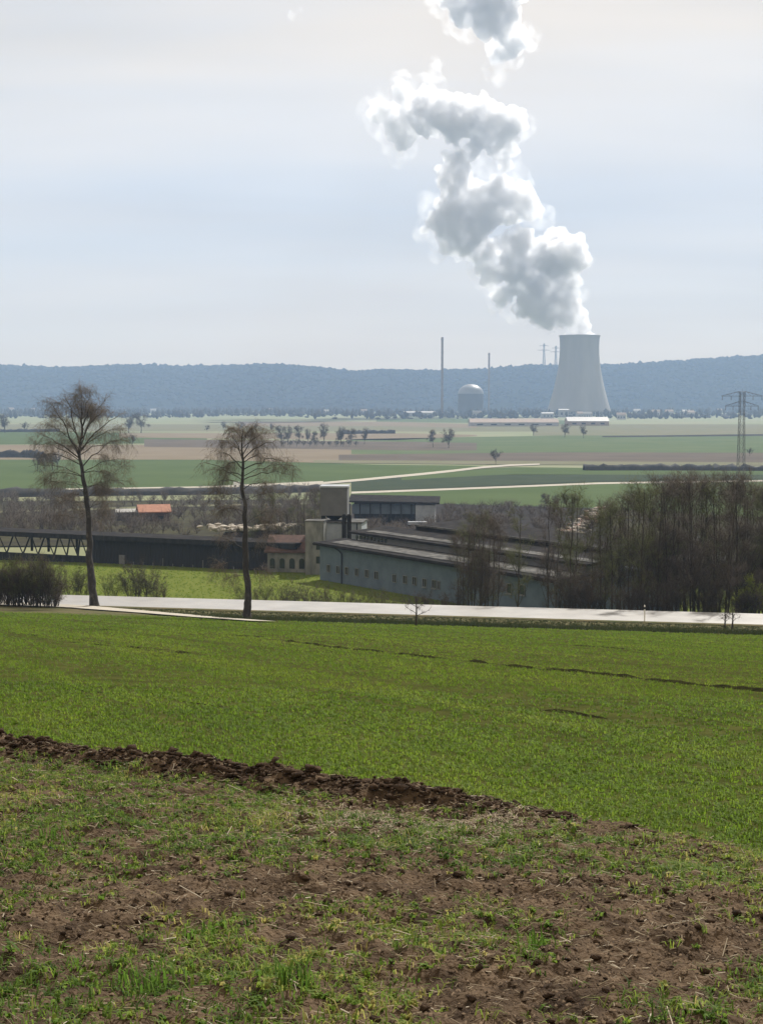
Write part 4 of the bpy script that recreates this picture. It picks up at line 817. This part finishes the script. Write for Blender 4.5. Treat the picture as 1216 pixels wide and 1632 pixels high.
# pale rubble heap and rubble slope, chunk by chunk
M['rubble'] = material('pale_rubble', (0.28, 0.25, 0.215), (0.42, 0.39, 0.345), 1.5, 0.95, 0.4, 6)
M['rubbler'] = material('brick_rubble', (0.22, 0.13, 0.10), (0.30, 0.19, 0.145), 1.5, 0.95, 0.4, 6)
def chunk(seed):
    bm = bmesh.new(); bmesh.ops.create_icosphere(bm, subdivisions=1, radius=0.5); r = random.Random(seed)
    for v in bm.verts: v.co *= r.uniform(0.65, 1.2); v.co.z *= 0.7
    me = bpy.data.meshes.new('chunk'); bm.to_mesh(me); bm.free(); return me
cms = [chunk(k) for k in range(6)]
def rubble(name, label, pts, n, smin, smax, spread, cat):
    t = thing(name, label, cat, tuple(pts[0]))
    for me_i in range(n):
        f = rng.uniform(0, len(pts) - 1.001); a = pts[int(f)].lerp(pts[int(f) + 1], f - int(f)); sc = rng.uniform(smin, smax)
        me = cms[me_i % 6]; 
        if me_i < 6:
            me.materials.clear()
        o = bpy.data.objects.new('chunk', me); C.objects.link(o); o.parent = t
        if not len(me.materials): me.materials.append(M['rubble'])
        x = a.x + rng.normal() * spread; y = a.y + rng.normal() * spread * 1.6; base_z = float(H(x, y)) if len(pts) == 2 else a.z
        o.location = (x - pts[0].x, y - pts[0].y, base_z - pts[0].z + sc * 0.15 + rng.uniform(0, 0.5) * sc); o.scale = (sc, sc, sc * 0.8); o.rotation_euler = (0, 0, rng.uniform(0, 6))
        if me_i % 4 == 0: o.material_slots[0].link = 'OBJECT'; o.material_slots[0].material = M['rubbler']
h0 = P(338, 846, 262); h1_ = P(468, 842, 262); mid_ = P(400, 845, 262)
rubble('rubble_heap', 'pale heap of brick and stone rubble behind the long shed', [h0, mid_, h1_], 190, 0.4, 1.5, 1.0, 'rubble')
def heapbase():
    V = []; n = 24; 
    for i in range(n + 1):
        f = i / n; q = h0.lerp(h1_, f); hh = 1.0
        for (dy, k) in ((-7, -0.05), (-2.5, 0.95), (0, 1.0), (3, 0.9), (8, 0)):
            g = float(H(q.x, q.y + dy)); V.append((q.x, q.y + dy, g + (q.z - 0.25 - g) * k * min(1, 6 * f + 0.1, 6 * (1 - f) + 0.1)))
    i = np.arange((n + 1) * 5).reshape(n + 1, 5); Q = np.stack([i[:-1, :-1], i[1:, :-1], i[1:, 1:], i[:-1, 1:]], -1).reshape(-1, 4)
    return tag(npmesh('spoil_mound', V, Q, DK, smooth=True), 'dark spoil mound carrying the pale rubble heap', 'mound', kind='structure')
heapbase()
rubble('rubble_slope', 'diagonal trail of pale rubble down the dark bank', [hit(958, 813), hit(872, 872)], 240, 0.5, 2.0, 1.9, 'rubble')
# small barn with orange red roof and a pale lean-to
house('field_barn', 'small dark barn with orange red roof and pale gable in the scrub', 'barn', 245, 831, 7.6, 6.5, 2.6, 1.7, M['redbrick'], M['roofred'], 0.25, windows=2)
bb = hit(245, 831)
lt = thing('lean_to', 'low pale roofed lean-to beside the small barn', 'lean-to', (bb.x - 7.0, bb.y + 1.5, bb.z), 0.2)
MB().hull([(-3.2, -2, 2.3), (3.0, -2, 2.3), (3.0, 2, 2.9), (-3.2, 2, 2.9)], [(-3.2, -2, 2.5), (3.0, -2, 2.5), (3.0, 2, 3.1), (-3.2, 2, 3.1)]).build('roof', M['roofpale'], lt); MB().box((0, 0.3, 1.15), (5.6, 3.0, 2.3)).build('wall', M['timber'], lt)
# low shed behind the thicket
q0 = P(1060, 893, 205); zq = float(H(q0.x, 205)); lo_ = thing('low_shed', 'low dark shed with thin pale roof edge behind the thicket', 'shed', (q0.x, 206, zq - 0.2), -0.12)
hl = q0.z - zq; MB().box((0, 3, hl/2), (34, 6, hl)).build('wall', M['timber'], lo_); MB().box((0, 3, hl+0.12), (34.8, 7, 0.24)).build('roof', M['palefelt'], lo_)
for k in range(5): MB().box((-13 + k*6.2, -0.04, hl*0.45), (2.6, 0.1, hl*0.6)).build('door', M['bitumen'], lo_)
# van on the bank road
vb = hit(378, 777); vn = thing('delivery_van', 'tiny white van on the road along the dark bank', 'van', (vb.x, vb.y, vb.z + 0.45), 0.3)
vw = material('van_paint', (0.75, 0.75, 0.74), None, rough=0.3, spec=0.5)
MB().hull([(-1.5, -0.9, 0.35), (1.9, -0.9, 0.35), (1.9, 0.9, 0.35), (-1.5, 0.9, 0.35)], [(-1.5, -0.85, 1.9), (0.9, -0.85, 1.9), (0.9, 0.85, 1.9), (-1.5, 0.85, 1.9)]).build('body', vw, vn)
MB().box((1.15, 0, 1.4), (0.3, 1.5, 0.5)).build('windscreen', M['darkwin'], vn)
for sx in (-0.9, 1.2):
    for sy in (-0.85, 0.85): o = MB().lathe([(0.05, -.1), (.33, -.1), (.33, .1), (.05, .1)], 12, closed=True).build('wheel', M['bitumen'], vn); o.location = (sx, sy, 0.33); o.rotation_euler = (math.pi/2, 0, 0)
# ------------------------------------------------------------------ foreground: bare soil, ridge of clods, weeds, crop
EB = [hit(x, y) for x, y in ((-200, 1186), (0, 1209), (200, 1234), (400, 1266), (560, 1288), (820, 1308), (1000, 1334), (1130, 1362), (1216, 1385), (1400, 1440))]
ex = np.array([p.x for p in EB]); ey = np.array([p.y for p in EB])
def edge(x):
    x = np.asarray(x, float); r_ = np.interp(x, ex, ey)
    r_ = np.where(x < ex[0], ey[0] + (x - ex[0]) * -0.9, r_); return np.where(x > ex[-1], ey[-1] + (x - ex[-1]) * -0.5, r_)
RX1 = hit(838, 1309).x
def ridge_h(x, y):
    d = y - edge(x) + 0.15; amp = 0.15 * np.clip((RX1 - x) / 0.5, 0, 1) * (0.55 + 0.9 * fbm(x * 1.3, y * 0.3, 3, 41))
    return amp * np.exp(-(d / 0.30) ** 2)
def soil_z(x, y):
    f = np.clip((edge(x) + 0.5 - y) / 0.6, 0, 1)
    z = H(x, y) + 0.008 + f * (0.02 + 0.10 * (fbm(x * 2.2, y * 2.2, 3, 51) - 0.25) + 0.13 * (fbm(x * 8, y * 9, 5, 55, 0.7) - 0.3) + 0.05 * np.clip(fbm(x * 5 + 3, y * 7, 2, 58) - 0.55, 0, 1) * 2)
    return np.maximum(z + ridge_h(x, y) * (0.75 + 0.5 * fbm(x * 14, y * 14, 3, 60)), H(x, y) + 0.006)
def soil_mesh():
    # rows follow the field edge, so the fine mesh ends where the crop begins
    xs = np.linspace(-9, 9, 430); ts = np.linspace(0, 1, 340)
    X, T = np.meshgrid(xs, ts); E = edge(X) + 0.55; Yv = 3.6 + (E - 3.6) * T; X = X * (0.35 + 0.65 * np.clip(Yv / 14, 0, 1)); E = edge(X) + 0.55; Yv = 3.6 + (E - 3.6) * T
    Z = soil_z(X, Yv); V = np.stack([X.ravel(), Yv.ravel(), Z.ravel()], 1); nx, ny = len(xs), len(ts)
    i = np.arange(nx * ny).reshape(ny, nx); Q = np.stack([i[:-1, :-1], i[:-1, 1:], i[1:, 1:], i[1:, :-1]], -1).reshape(-1, 4)
    return tag(npmesh('soil', V, Q, M['soil']), 'rough bare soil at the edge of the field', 'soil', kind='structure')
soil_mesh()
# crop field ground
CG = material('crop_ground', (0.034, 0.040, 0.012), (0.060, 0.064, 0.020), 1.2, 1.0, 0.6, 20, world=True, spec=0.0)
def crop_ground():
    xs = np.linspace(-1, 1, 120); V = []; ts = np.concatenate([np.linspace(0, 0.2, 25)[:-1], np.linspace(0.2, 1, 40)])
    X = xs[None] * (9 + 50 * ts[:, None]); E = edge(X) + 0.3; Yv = E + (109.6 - RS * X - E) * ts[:, None]; Z = H(X, Yv) + 0.012
    V = np.stack([X.ravel(), Yv.ravel(), Z.ravel()], 1); nx, ny = len(xs), len(ts); i = np.arange(nx * ny).reshape(ny, nx); Q = np.stack([i[:-1, :-1], i[:-1, 1:], i[1:, 1:], i[1:, :-1]], -1).reshape(-1, 4)
    return tag(npmesh('crop_field', V, Q, CG), 'broad field of young winter grain sloping to the road', 'field', kind='structure')
crop_ground()
# bare wheel tracks and the dull band in the crop: lines in photo pixels laid on the land
LINES = [[(430, 1020), (600, 1040), (760, 1057), (980, 1079), (1216, 1104), (1300, 1113)], [(845, 1129), (960, 1144), (1080, 1160), (1216, 1180)], [(640, 1010), (850, 1025), (1216, 1052)], [(20, 1010), (200, 1030), (330, 1045)], [(60, 1020), (330, 1046)], [(-20, 1085), (200, 1110), (420, 1140)], [(1100, 1245), (1216, 1260)], [(130, 1003), (420, 1016)], [(1000, 1230), (1100, 1246)]]
WID = [0.28, 0.14, 0.25, 0.22, 0.22, 0.10, 0.09, 0.3, 0.09]
LW = [[hit(*q) for q in l] for l in LINES]
def track_mask(x, y):
    m = np.zeros_like(x)
    for l, w_ in zip(LW, WID):
        d = np.full_like(x, 1e9)
        for a, b_ in zip(l[:-1], l[1:]):
            ax, ay, bx_, by_ = a.x, a.y, b_.x, b_.y; dx_, dy_ = bx_ - ax, by_ - ay; t = np.clip(((x - ax) * dx_ + (y - ay) * dy_) / (dx_ * dx_ + dy_ * dy_), 0, 1); d = np.minimum(d, np.hypot(x - ax - t * dx_, y - ay - t * dy_))
        m = np.maximum(m, np.clip(1.4 - d / w_, 0, 1) * np.clip(3.2 * fbm(x * 0.35, y * 0.25, 2, 77) - 0.7, 0, 1))
    px, py = proj(x, y, H(x, y)); band_lo = np.interp(px, [430, 600, 760, 980, 1216], [1020, 1040, 1057, 1079, 1104]); band_hi = np.interp(px, [430, 760, 980, 1216], [1014, 1038, 1050, 1072])
    band = (px > 470) & (py < band_lo) & (py > band_hi - 6)
    return np.maximum(m, 0.45 * band)
def blades(x, y, z, n, hgt, wid, tone, r, seg=2, lean=0.5):
    """n blades for every root; returns V, tris, tone"""
    N = len(x) * n; X = np.repeat(x, n); Y = np.repeat(y, n); Zr = np.repeat(z, n); hh = np.repeat(hgt, n) * r.uniform(0.55, 1.15, N); ww = np.repeat(wid, n) * r.uniform(0.7, 1.3, N)
    a = r.uniform(0, 2 * np.pi, N); sp = np.repeat(hgt, n) * 0.35; X = X + r.normal(size=N) * sp; Y = Y + r.normal(size=N) * sp
    ln = hh * lean * r.uniform(0.2, 1.4, N); fx_, fy_ = np.cos(a), np.sin(a); sx, sy = -fy_ * ww, fx_ * ww
    z0 = Zr - 0.01
    if seg == 1:
        V = np.stack([np.stack([X + sx, Y + sy, z0], 1), np.stack([X - sx, Y - sy, z0], 1), np.stack([X + fx_ * ln, Y + fy_ * ln, Zr + hh * 0.95], 1)], 1); q = np.array([[0, 1, 2]]); k = 3
    else:
        m = np.stack([X + fx_ * ln * 0.35, Y + fy_ * ln * 0.35, Zr + hh * 0.62], 1); sm = np.stack([sx * .8, sy * .8, 0 * sx], 1)
        V = np.stack([np.stack([X + sx, Y + sy, z0], 1), np.stack([X - sx, Y - sy, z0], 1), m + sm, m - sm, np.stack([X + fx_ * ln, Y + fy_ * ln, Zr + hh * (1 - 0.25 * lean)], 1)], 1); q = np.array([[0, 1, 3], [0, 3, 2], [2, 3, 4]]); k = 5
    Fc = (q[None] + (np.arange(N) * k)[:, None, None]).reshape(-1, 3)
    tn = np.clip(np.repeat(tone, n) + r.normal(size=N) * 0.12, 0, 1); return V.reshape(-1, 3), Fc, np.repeat(tn, k)
def join(parts):
    Vs, Fs, Ts = [], [], []; n0 = 0
    for V, Fc, T in parts: Vs.append(V); Fs.append(Fc + n0); Ts.append(T); n0 += len(V)
    return np.concatenate(Vs), np.concatenate(Fs), np.concatenate(Ts)
CLOD = material('dark_clods', (0.028, 0.020, 0.015), (0.080, 0.055, 0.038), 9.0, 1.0, 0.7, 60, world=True, spec=0.04)
PXS = np.array([p.x for p in pa]); PYS = np.array([p.y for p in pa])
def crop_end(x): return np.where(x < PXS[-1], np.interp(x, PXS, PYS) - 1.8, 109.0 - RS * x)
CROP = leaf_material('grain_leaf', [(0.0, (0.060, 0.105, 0.012)), (0.5, (0.116, 0.198, 0.016)), (1.0, (0.23, 0.28, 0.038))], 0.6)
def crop():
    r = np.random.default_rng(21); parts = []
    yy = np.linspace(6, 121, 800); lam = 2550 * (15 / yy) ** 0.88; cum = np.concatenate([[0], np.cumsum((lam[1:] + lam[:-1]) / 2 * np.diff(yy))]); N = int(cum[-1]); ya = np.interp(r.random(N) * cum[-1], cum, yy)
    for (y0, y1, seg, n) in ((6, 26, 2, 6), (26, 121, 1, 5)):
        y = ya[(ya >= y0) & (ya < y1)]; x = (r.random(len(y)) * 2 - 1) * (0.27 * y + 3.4); ok = (y > edge(x) + 0.12) & (y < crop_end(x)); x, y = x[ok], y[ok]
        rd_ = (LW[0][-1] - LW[0][0]); rd_.z = 0; rd_.normalize(); al = x * rd_.x + y * rd_.y; ac = -x * rd_.y + y * rd_.x; row = fbm(al * 0.06, ac * 1.1, 3, 120); tm = np.maximum(track_mask(x, y), np.clip((0.47 - row) * 4, 0, 0.8)); ok = r.random(len(x)) > tm * 0.93; x, y = x[ok], y[ok]
        z = H(x, y) + 0.012; sc = np.interp(y, [9, 25, 60, 120], [0.055, 0.06, 0.07, 0.09]); al = x * rd_.x + y * rd_.y; ac = -x * rd_.y + y * rd_.x; tone = 0.05 + 0.4 * fbm(x * 0.5, y * 0.25, 3, 88) + 0.5 * fbm(al * 0.06, ac * 1.1, 3, 120); wid = np.interp(y, [9, 25, 60, 120], [0.0042, 0.0062, 0.0125, 0.023])
        parts.append(blades(x, y, z, n, sc * r.uniform(0.7, 1.2, len(x)), wid, tone, r, seg, 1.3))
    V, Fc, T = join(parts); return tag(npmesh('young_grain', V, Fc, CROP, tone=T), 'young green grain blades covering the sloping field', 'grain', kind='stuff')
crop()
VERGE = leaf_material('verge_grass', [(0.0, (0.020, 0.030, 0.010)), (0.5, (0.040, 0.055, 0.016)), (1.0, (0.12, 0.105, 0.05))], 0.25)
def verge():
    r = np.random.default_rng(22); N = 15000; x = r.uniform(-42, 42, N); v = 107.5 + 23.6 * r.random(N); y = v - RS * x; z = H(x, y); px, py = proj(x, y, z)
    pxs = np.array([p.x for p in pa]); pys = np.array([p.y for p in pa]); ok = ((y > np.interp(x, pxs, pys) + 1.7) | (x > pxs[-1])) & (y > crop_end(x) - 0.3); x, y, z, v = x[ok], y[ok], z[ok], v[ok]
    h = 0.16 + 0.45 * fbm(x * 0.6, v * 0.5, 3, 91) * np.exp(-((v - 113) / 5.0) ** 2)
    tone = 0.15 + 0.5 * fbm(x * 0.4, v * 0.4, 3, 92)
    V, Fc, T = blades(x, y, z, 8, h, np.full(len(x), 0.02), tone, r, 1, 0.6); return tag(npmesh('verge_grass', V, Fc, VERGE, tone=T), 'dark rank grass on the bank below the road', 'grass', kind='stuff')
verge()
# meadow tufts
MG = leaf_material('meadow_grass', [(0.0, (0.09, 0.14, 0.015)), (0.5, (0.13, 0.20, 0.022)), (1.0, (0.18, 0.24, 0.04))], 0.5)
def meadow_grass():
    r = np.random.default_rng(23); N = 12000; x = r.uniform(-75, 15, N); v = r.uniform(170, 238, N); y = v - RS * x
    V, Fc, T = blades(x, y, H(x, y) + 0.05, 6, np.full(N, 0.16), np.full(N, 0.035), 0.3 + 0.4 * fbm(x * .15, v * .15, 3, 93), r, 1, 0.7); return tag(npmesh('meadow_grass', V, Fc, MG, tone=T), 'yellow green grass of the meadow behind the road', 'grass', kind='stuff')
meadow_grass()
# broken earth furrows across the crop
FUR = material('furrow_earth', (0.012, 0.012, 0.006), (0.024, 0.024, 0.010), 5.0, 1.0, world=True, spec=0.0)
def furrows():
    hs = [0.07, 0.045, 0.04, 0.045, 0.045, 0.025, 0.03, 0.045, 0.03]
    for k, (l, w_) in enumerate(zip(LW, WID)):
        n = 260; tt = np.linspace(0, len(l) - 1, n); X = np.interp(tt, range(len(l)), [p.x for p in l]); Y = np.interp(tt, range(len(l)), [p.y for p in l])
        d = np.stack([np.gradient(X), np.gradient(Y)], 1); d /= np.linalg.norm(d, axis=1)[:, None]; nn = np.stack([-d[:, 1], d[:, 0]], 1); s_ = np.cumsum(np.hypot(np.gradient(X), np.gradient(Y)))
        g = np.clip(2.6 * fbm(s_ * 0.8, s_ * 0 + k, 3, 140 + k) - (0.75 if k else 0.55), 0, 1); wob = (fbm(s_ * 0.3, s_ * 0 + 5, 3, 150 + k) - 0.5) * 0.8; V = []
        for a, b_ in ((-1, -0.4), (-0.55, 0.55), (-0.1, 1.0), (0.4, 0.6), (1, -0.4)):
            x = X + nn[:, 0] * (a * w_ * 0.8 + wob); y = Y + nn[:, 1] * (a * w_ * 0.8 + wob); V.append(np.stack([x, y, H(x, y) + (b_ * hs[k] * (0.5 + fbm(s_ * 4, s_ * 0 + 3 * a, 3, 160 + k)) * g - 0.03 * (1 - g))], 1))
        V = np.stack(V, 1).reshape(-1, 3); i = np.arange(n * 5).reshape(n, 5); Q = np.stack([i[:-1, :-1], i[1:, :-1], i[1:, 1:], i[:-1, 1:]], -1).reshape(-1, 4)
        tag(npmesh('furrow', V, Q, FUR), 'thin dark broken furrow across the green grain', 'furrow', kind='structure')
furrows()
# weeds on the bare soil
ZG = [(80,1260,170,60,.9),(300,1290,170,50,.8),(420,1270,120,40,.6),(80,1370,120,50,.8),(250,1400,160,40,.3),(700,1345,170,35,.6),(880,1340,120,40,.6),(1180,1385,120,35,1.2),(1050,1370,100,25,.6),(560,1465,170,35,.7),(720,1480,150,35,.6),(300,1490,80,40,.6),(40,1590,120,60,.9),(230,1590,110,45,1.1),(460,1590,130,40,.9),(350,1540,150,40,.6),(480,1530,80,25,.5),(860,1530,40,25,.7),(1100,1600,150,50,.5),(640,1590,100,30,.3),(900,1480,120,30,.35)]
ZS = [(330,1430,200,40,.7),(150,1480,160,40,.6),(600,1415,200,35,.6),(900,1420,180,35,.6),(1080,1500,180,50,.8),(800,1580,150,45,.6),(1000,1560,150,50,.7),(960,1320,110,25,.8),(560,1500,60,20,.3)]
def green(px, py):
    g = 0.52 + 0 * px
    for cx_, cy_, sx, sy, w_ in ZG: g = g + w_ * np.exp(-((px - cx_) / sx) ** 2 - ((py - cy_) / sy) ** 2)
    for cx_, cy_, sx, sy, w_ in ZS: g = g - w_ * np.exp(-((px - cx_) / sx) ** 2 - ((py - cy_) / sy) ** 2)
    return g
WEED = leaf_material('weed_leaf', [(0.0, (0.045, 0.090, 0.016)), (0.45, (0.105, 0.182, 0.024)), (0.75, (0.20, 0.27, 0.04)), (1.0, (0.34, 0.30, 0.10))], 0.55)
def soil_points(N, r):
    y = 4.2 + 12.5 * r.random(N) ** 0.75; x = (r.random(N) * 2 - 1) * (0.26 * y + 2.1); ok = y < edge(x) + 0.1; return x[ok], y[ok]
def weeds():
    r = np.random.default_rng(24); x, y = soil_points(92000, r); z = soil_z(x, y); px, py = proj(x, y, z); g = green(px, py) * (0.15 + 1.7 * np.clip(fbm(x * 3.4, y * 2.6, 4, 95, 0.65) - 0.27, 0, 1) / 0.5)
    ok = (r.random(len(x)) < np.clip(g, 0.02, 1) * 0.75) & (ridge_h(x, y) < 0.06); x, y, z = x[ok], y[ok], z[ok]
    big = fbm(x * 1.3, y * 1.3, 2, 97); h = r.uniform(0.02, 0.06, len(x)) * (0.5 + 1.0 * big); tone = np.clip(0.15 + 0.75 * fbm(x * 1.1 + 9, y * 0.9, 3, 98) + r.normal(size=len(x)) * 0.2, 0, 1)
    wide = r.random(len(x)) < 0.3; V, Fc, T = blades(x, y, z, 6, np.where(wide, h * 0.6, h), np.where(wide, 0.0075, 0.003), tone, r, 2, 1.5); return tag(npmesh('weeds', V, Fc, WEED, tone=T), 'patchy low weeds and grass growing on the bare soil', 'weeds', kind='stuff')
weeds()
def clods(name, N, label, on_ridge, seed):
    r = np.random.default_rng(seed)
    if on_ridge: x = r.uniform(-7, RX1 + 0.25, N); y = edge(x) - 0.15 + r.normal(size=N) * 0.19; sz = 0.007 + 0.024 * r.random(N) ** 2 + 0.03 * (r.random(N) < 0.025)
    else: x, y = soil_points(N, r); k = r.random(len(x)) < np.clip(1.25 - green(*proj(x, y, soil_z(x, y))), 0.12, 1); x, y = x[k], y[k]; sz = 0.004 + 0.022 * r.random(len(x)) ** 4
    n = len(x); bm = bmesh.new(); bmesh.ops.create_icosphere(bm, subdivisions=1, radius=1.0); SV = np.array([v.co[:] for v in bm.verts]); SF = np.array([[v.index for v in f.verts] for f in bm.faces]); bm.free()
    jit = r.uniform(0.35, 1.45, (n, len(SV), 1)); V = SV[None] * jit * sz[:, None, None]; V[:, :, 0] *= r.uniform(0.8, 1.6, n)[:, None]; V[:, :, 2] *= 0.6; a = r.uniform(0, 6.28, n); ca, sa = np.cos(a)[:, None], np.sin(a)[:, None]
    V = np.stack([V[..., 0] * ca - V[..., 1] * sa + x[:, None], V[..., 0] * sa + V[..., 1] * ca + y[:, None], V[..., 2] + (soil_z(x, y) + sz * 0.3)[:, None]], -1)
    Fc = (SF[None] + (np.arange(n) * len(SV))[:, None, None]).reshape(-1, 3); return tag(npmesh(name, V.reshape(-1, 3), Fc, CLOD), label, 'clods', kind='stuff')
clods('ridge_clods', 6500, 'dark turned clods heaped along the field edge', True, 71)
clods('soil_clods', 18000, 'small brown clods scattered over the bare soil', False, 72)
def crumbs():
    r = np.random.default_rng(73); x, y = soil_points(140000, r); k = r.random(len(x)) < np.clip(1.5 - green(*proj(x, y, soil_z(x, y))), 0.25, 1); x, y = x[k], y[k]; n = len(x)
    SV = np.array([(1, 0, 0), (-1, 0, 0), (0, 1, 0), (0, -1, 0), (0, 0, 1.0), (0, 0, -1)], float); SF = np.array([(0, 2, 4), (2, 1, 4), (1, 3, 4), (3, 0, 4)])
    sz = 0.003 + 0.011 * r.random(n) ** 2.5; V = SV[None] * r.uniform(0.5, 1.5, (n, 6, 1)) * sz[:, None, None]; V[:, :, 2] *= 0.9; a = r.uniform(0, 6.28, n); ca, sa = np.cos(a)[:, None], np.sin(a)[:, None]
    V = np.stack([V[..., 0] * ca - V[..., 1] * sa + x[:, None], V[..., 0] * sa + V[..., 1] * ca + y[:, None], V[..., 2] + (soil_z(x, y) + sz * 0.2)[:, None]], -1)
    return tag(npmesh('soil_crumbs', V.reshape(-1, 3), (SF[None] + (np.arange(n) * 6)[:, None, None]).reshape(-1, 3), CRUMB), 'fine crumbs of earth strewn over the bare soil', 'crumbs', kind='stuff')
CRUMB = material('earth_crumbs', (0.024, 0.017, 0.012), (0.17, 0.125, 0.085), 60.0, 1.0, world=True, spec=0.05, detail=2.0)
crumbs()
STRAW = leaf_material('straw', [(0.0, (0.16, 0.12, 0.08)), (0.5, (0.34, 0.28, 0.19)), (1.0, (0.58, 0.53, 0.43))], 0.2)
def straw():
    r = np.random.default_rng(25); x, y = soil_points(54000, r); px, py = proj(x, y, soil_z(x, y))
    w_ = 0.34 + 2.4 * np.exp(-((py - (1295 + 0.03 * px)) / 26) ** 2) * ((px > 380) & (px < 900)) + 0.25 * fbm(x * 2, y * 2, 2, 99); ok = r.random(len(x)) < w_ * 0.7; x, y = x[ok], y[ok]; n = len(x); T = Tubes()
    a = r.normal(size=n) * 0.7 + (r.random(n) < 0.5) * np.pi; L = r.uniform(0.012, 0.055, n) * (1 + 1.8 * (r.random(n) < 0.04)); z = soil_z(x, y) + r.uniform(0.004, 0.03, n); d = np.stack([np.cos(a) * L, np.sin(a) * L, r.normal(size=n) * 0.28 * L], 1); p0 = np.stack([x, y, z], 1); p1 = p0 + d; p1[:, 2] = np.maximum(p1[:, 2], soil_z(p1[:, 0], p1[:, 1]) + 0.003)
    t = (p1 - p0) / np.linalg.norm(p1 - p0, axis=1)[:, None]; u = np.cross(t, [0, 0, 1.0]); u /= np.linalg.norm(u, axis=1)[:, None]; w = np.cross(u, t); wd = r.uniform(0.0010, 0.0034, n)[:, None]
    V = np.stack([p0 + u * wd, p0 - u * wd, p0 + w * wd, p1 + u * wd, p1 - u * wd, p1 + w * wd], 1); q = np.array([[0, 1, 4], [0, 4, 3], [1, 2, 5], [1, 5, 4], [2, 0, 3], [2, 3, 5]]); Fc = (q[None] + (np.arange(n) * 6)[:, None, None]).reshape(-1, 3)
    return tag(npmesh('straw_litter', V.reshape(-1, 3), Fc, STRAW, tone=np.repeat(np.clip(r.normal(0.45, 0.28, n), 0, 1), 6)), 'pale straw and stalk litter on the bare soil', 'straw', kind='stuff')
straw()
def dry_grass():
    r = np.random.default_rng(26); N = 900; P2 = [hit(r.uniform(450, 830), 1332 + r.normal() * 13) for _ in range(260)]; k = r.integers(0, 260, N)
    x = np.array([p.x for p in P2])[k] + r.normal(size=N) * 0.07; y = np.array([p.y for p in P2])[k] + r.normal(size=N) * 0.14
    ok = ridge_h(x, y) < 0.015; x, y = x[ok], y[ok]; N = len(x)
    V, Fc, T = blades(x, y, soil_z(x, y), 3, r.uniform(0.015, 0.04, N), np.full(N, 0.0024), r.uniform(0.1, 0.75, N), r, 2, 2.6); return tag(npmesh('dry_grass', V, Fc, STRAW, tone=T), 'pale dead grass matted below the end of the clod ridge', 'dry grass', kind='stuff')
dry_grass()
# a few tall tufts that stand out
TUFT = leaf_material('tuft_leaf', [(0.0, (0.05, 0.11, 0.018)), (0.5, (0.085, 0.17, 0.024)), (1.0, (0.18, 0.26, 0.05))], 0.5)
def tuft(px, py, hp, nb_, label, wpx, seed):
    r = np.random.default_rng(seed); b = hit(px, py); z0 = float(soil_z(np.array([b.x]), np.array([b.y]))[0]); h = hp * pxm(b.y); t = wpx * pxm(b.y) / 2
    x = r.normal(size=nb_) * t * 0.5; y = r.normal(size=nb_) * t * 0.5; V, Fc, T = blades(x, y, np.zeros(nb_) - 0.01, 1, np.full(nb_, h), np.full(nb_, 0.0045), np.full(nb_, 0.55), r, 2, 0.55)
    o = npmesh('grass_tuft', V, Fc, TUFT, tone=T); o.location = (b.x, b.y, z0); tag(o, label, 'grass tuft')
tuft(860, 1546, 44, 26, 'bright green tuft alone on the bare brown soil', 40, 1)
tuft(238, 1612, 62, 70, 'tall bright grass tuft in the weedy patch by the soil', 70, 2)
tuft(82, 1362, 34, 26, 'yellow green broad tuft among low weeds below the clod ridge', 34, 3)
tuft(330, 1525, 40, 40, 'dark green tuft on the edge of the trampled bare strip', 60, 4)
tuft(470, 1620, 40, 60, 'bushy green tuft with broad leaves in the straw', 44, 5)
# ------------------------------------------------------------------ haze
def haze():
    m = bpy.data.materials.new('haze_air'); m.use_nodes = True; nt = m.node_tree; nt.nodes.clear()
    out = nt.nodes.new('ShaderNodeOutputMaterial'); pv = nt.nodes.new('ShaderNodeVolumePrincipled')
    pv.inputs['Color'].default_value = (0.46, 0.66, 1.0, 1); pv.inputs['Density'].default_value = 1.35e-4; pv.inputs['Anisotropy'].default_value = 0.05
    nt.links.new(pv.outputs[0], out.inputs['Volume'])
    o = MB().box((0, 3670, 530), (7800, 7660, 1066)).build('haze', m); tag(o, 'pale blue haze filling the valley air', 'haze', kind='stuff')
haze()
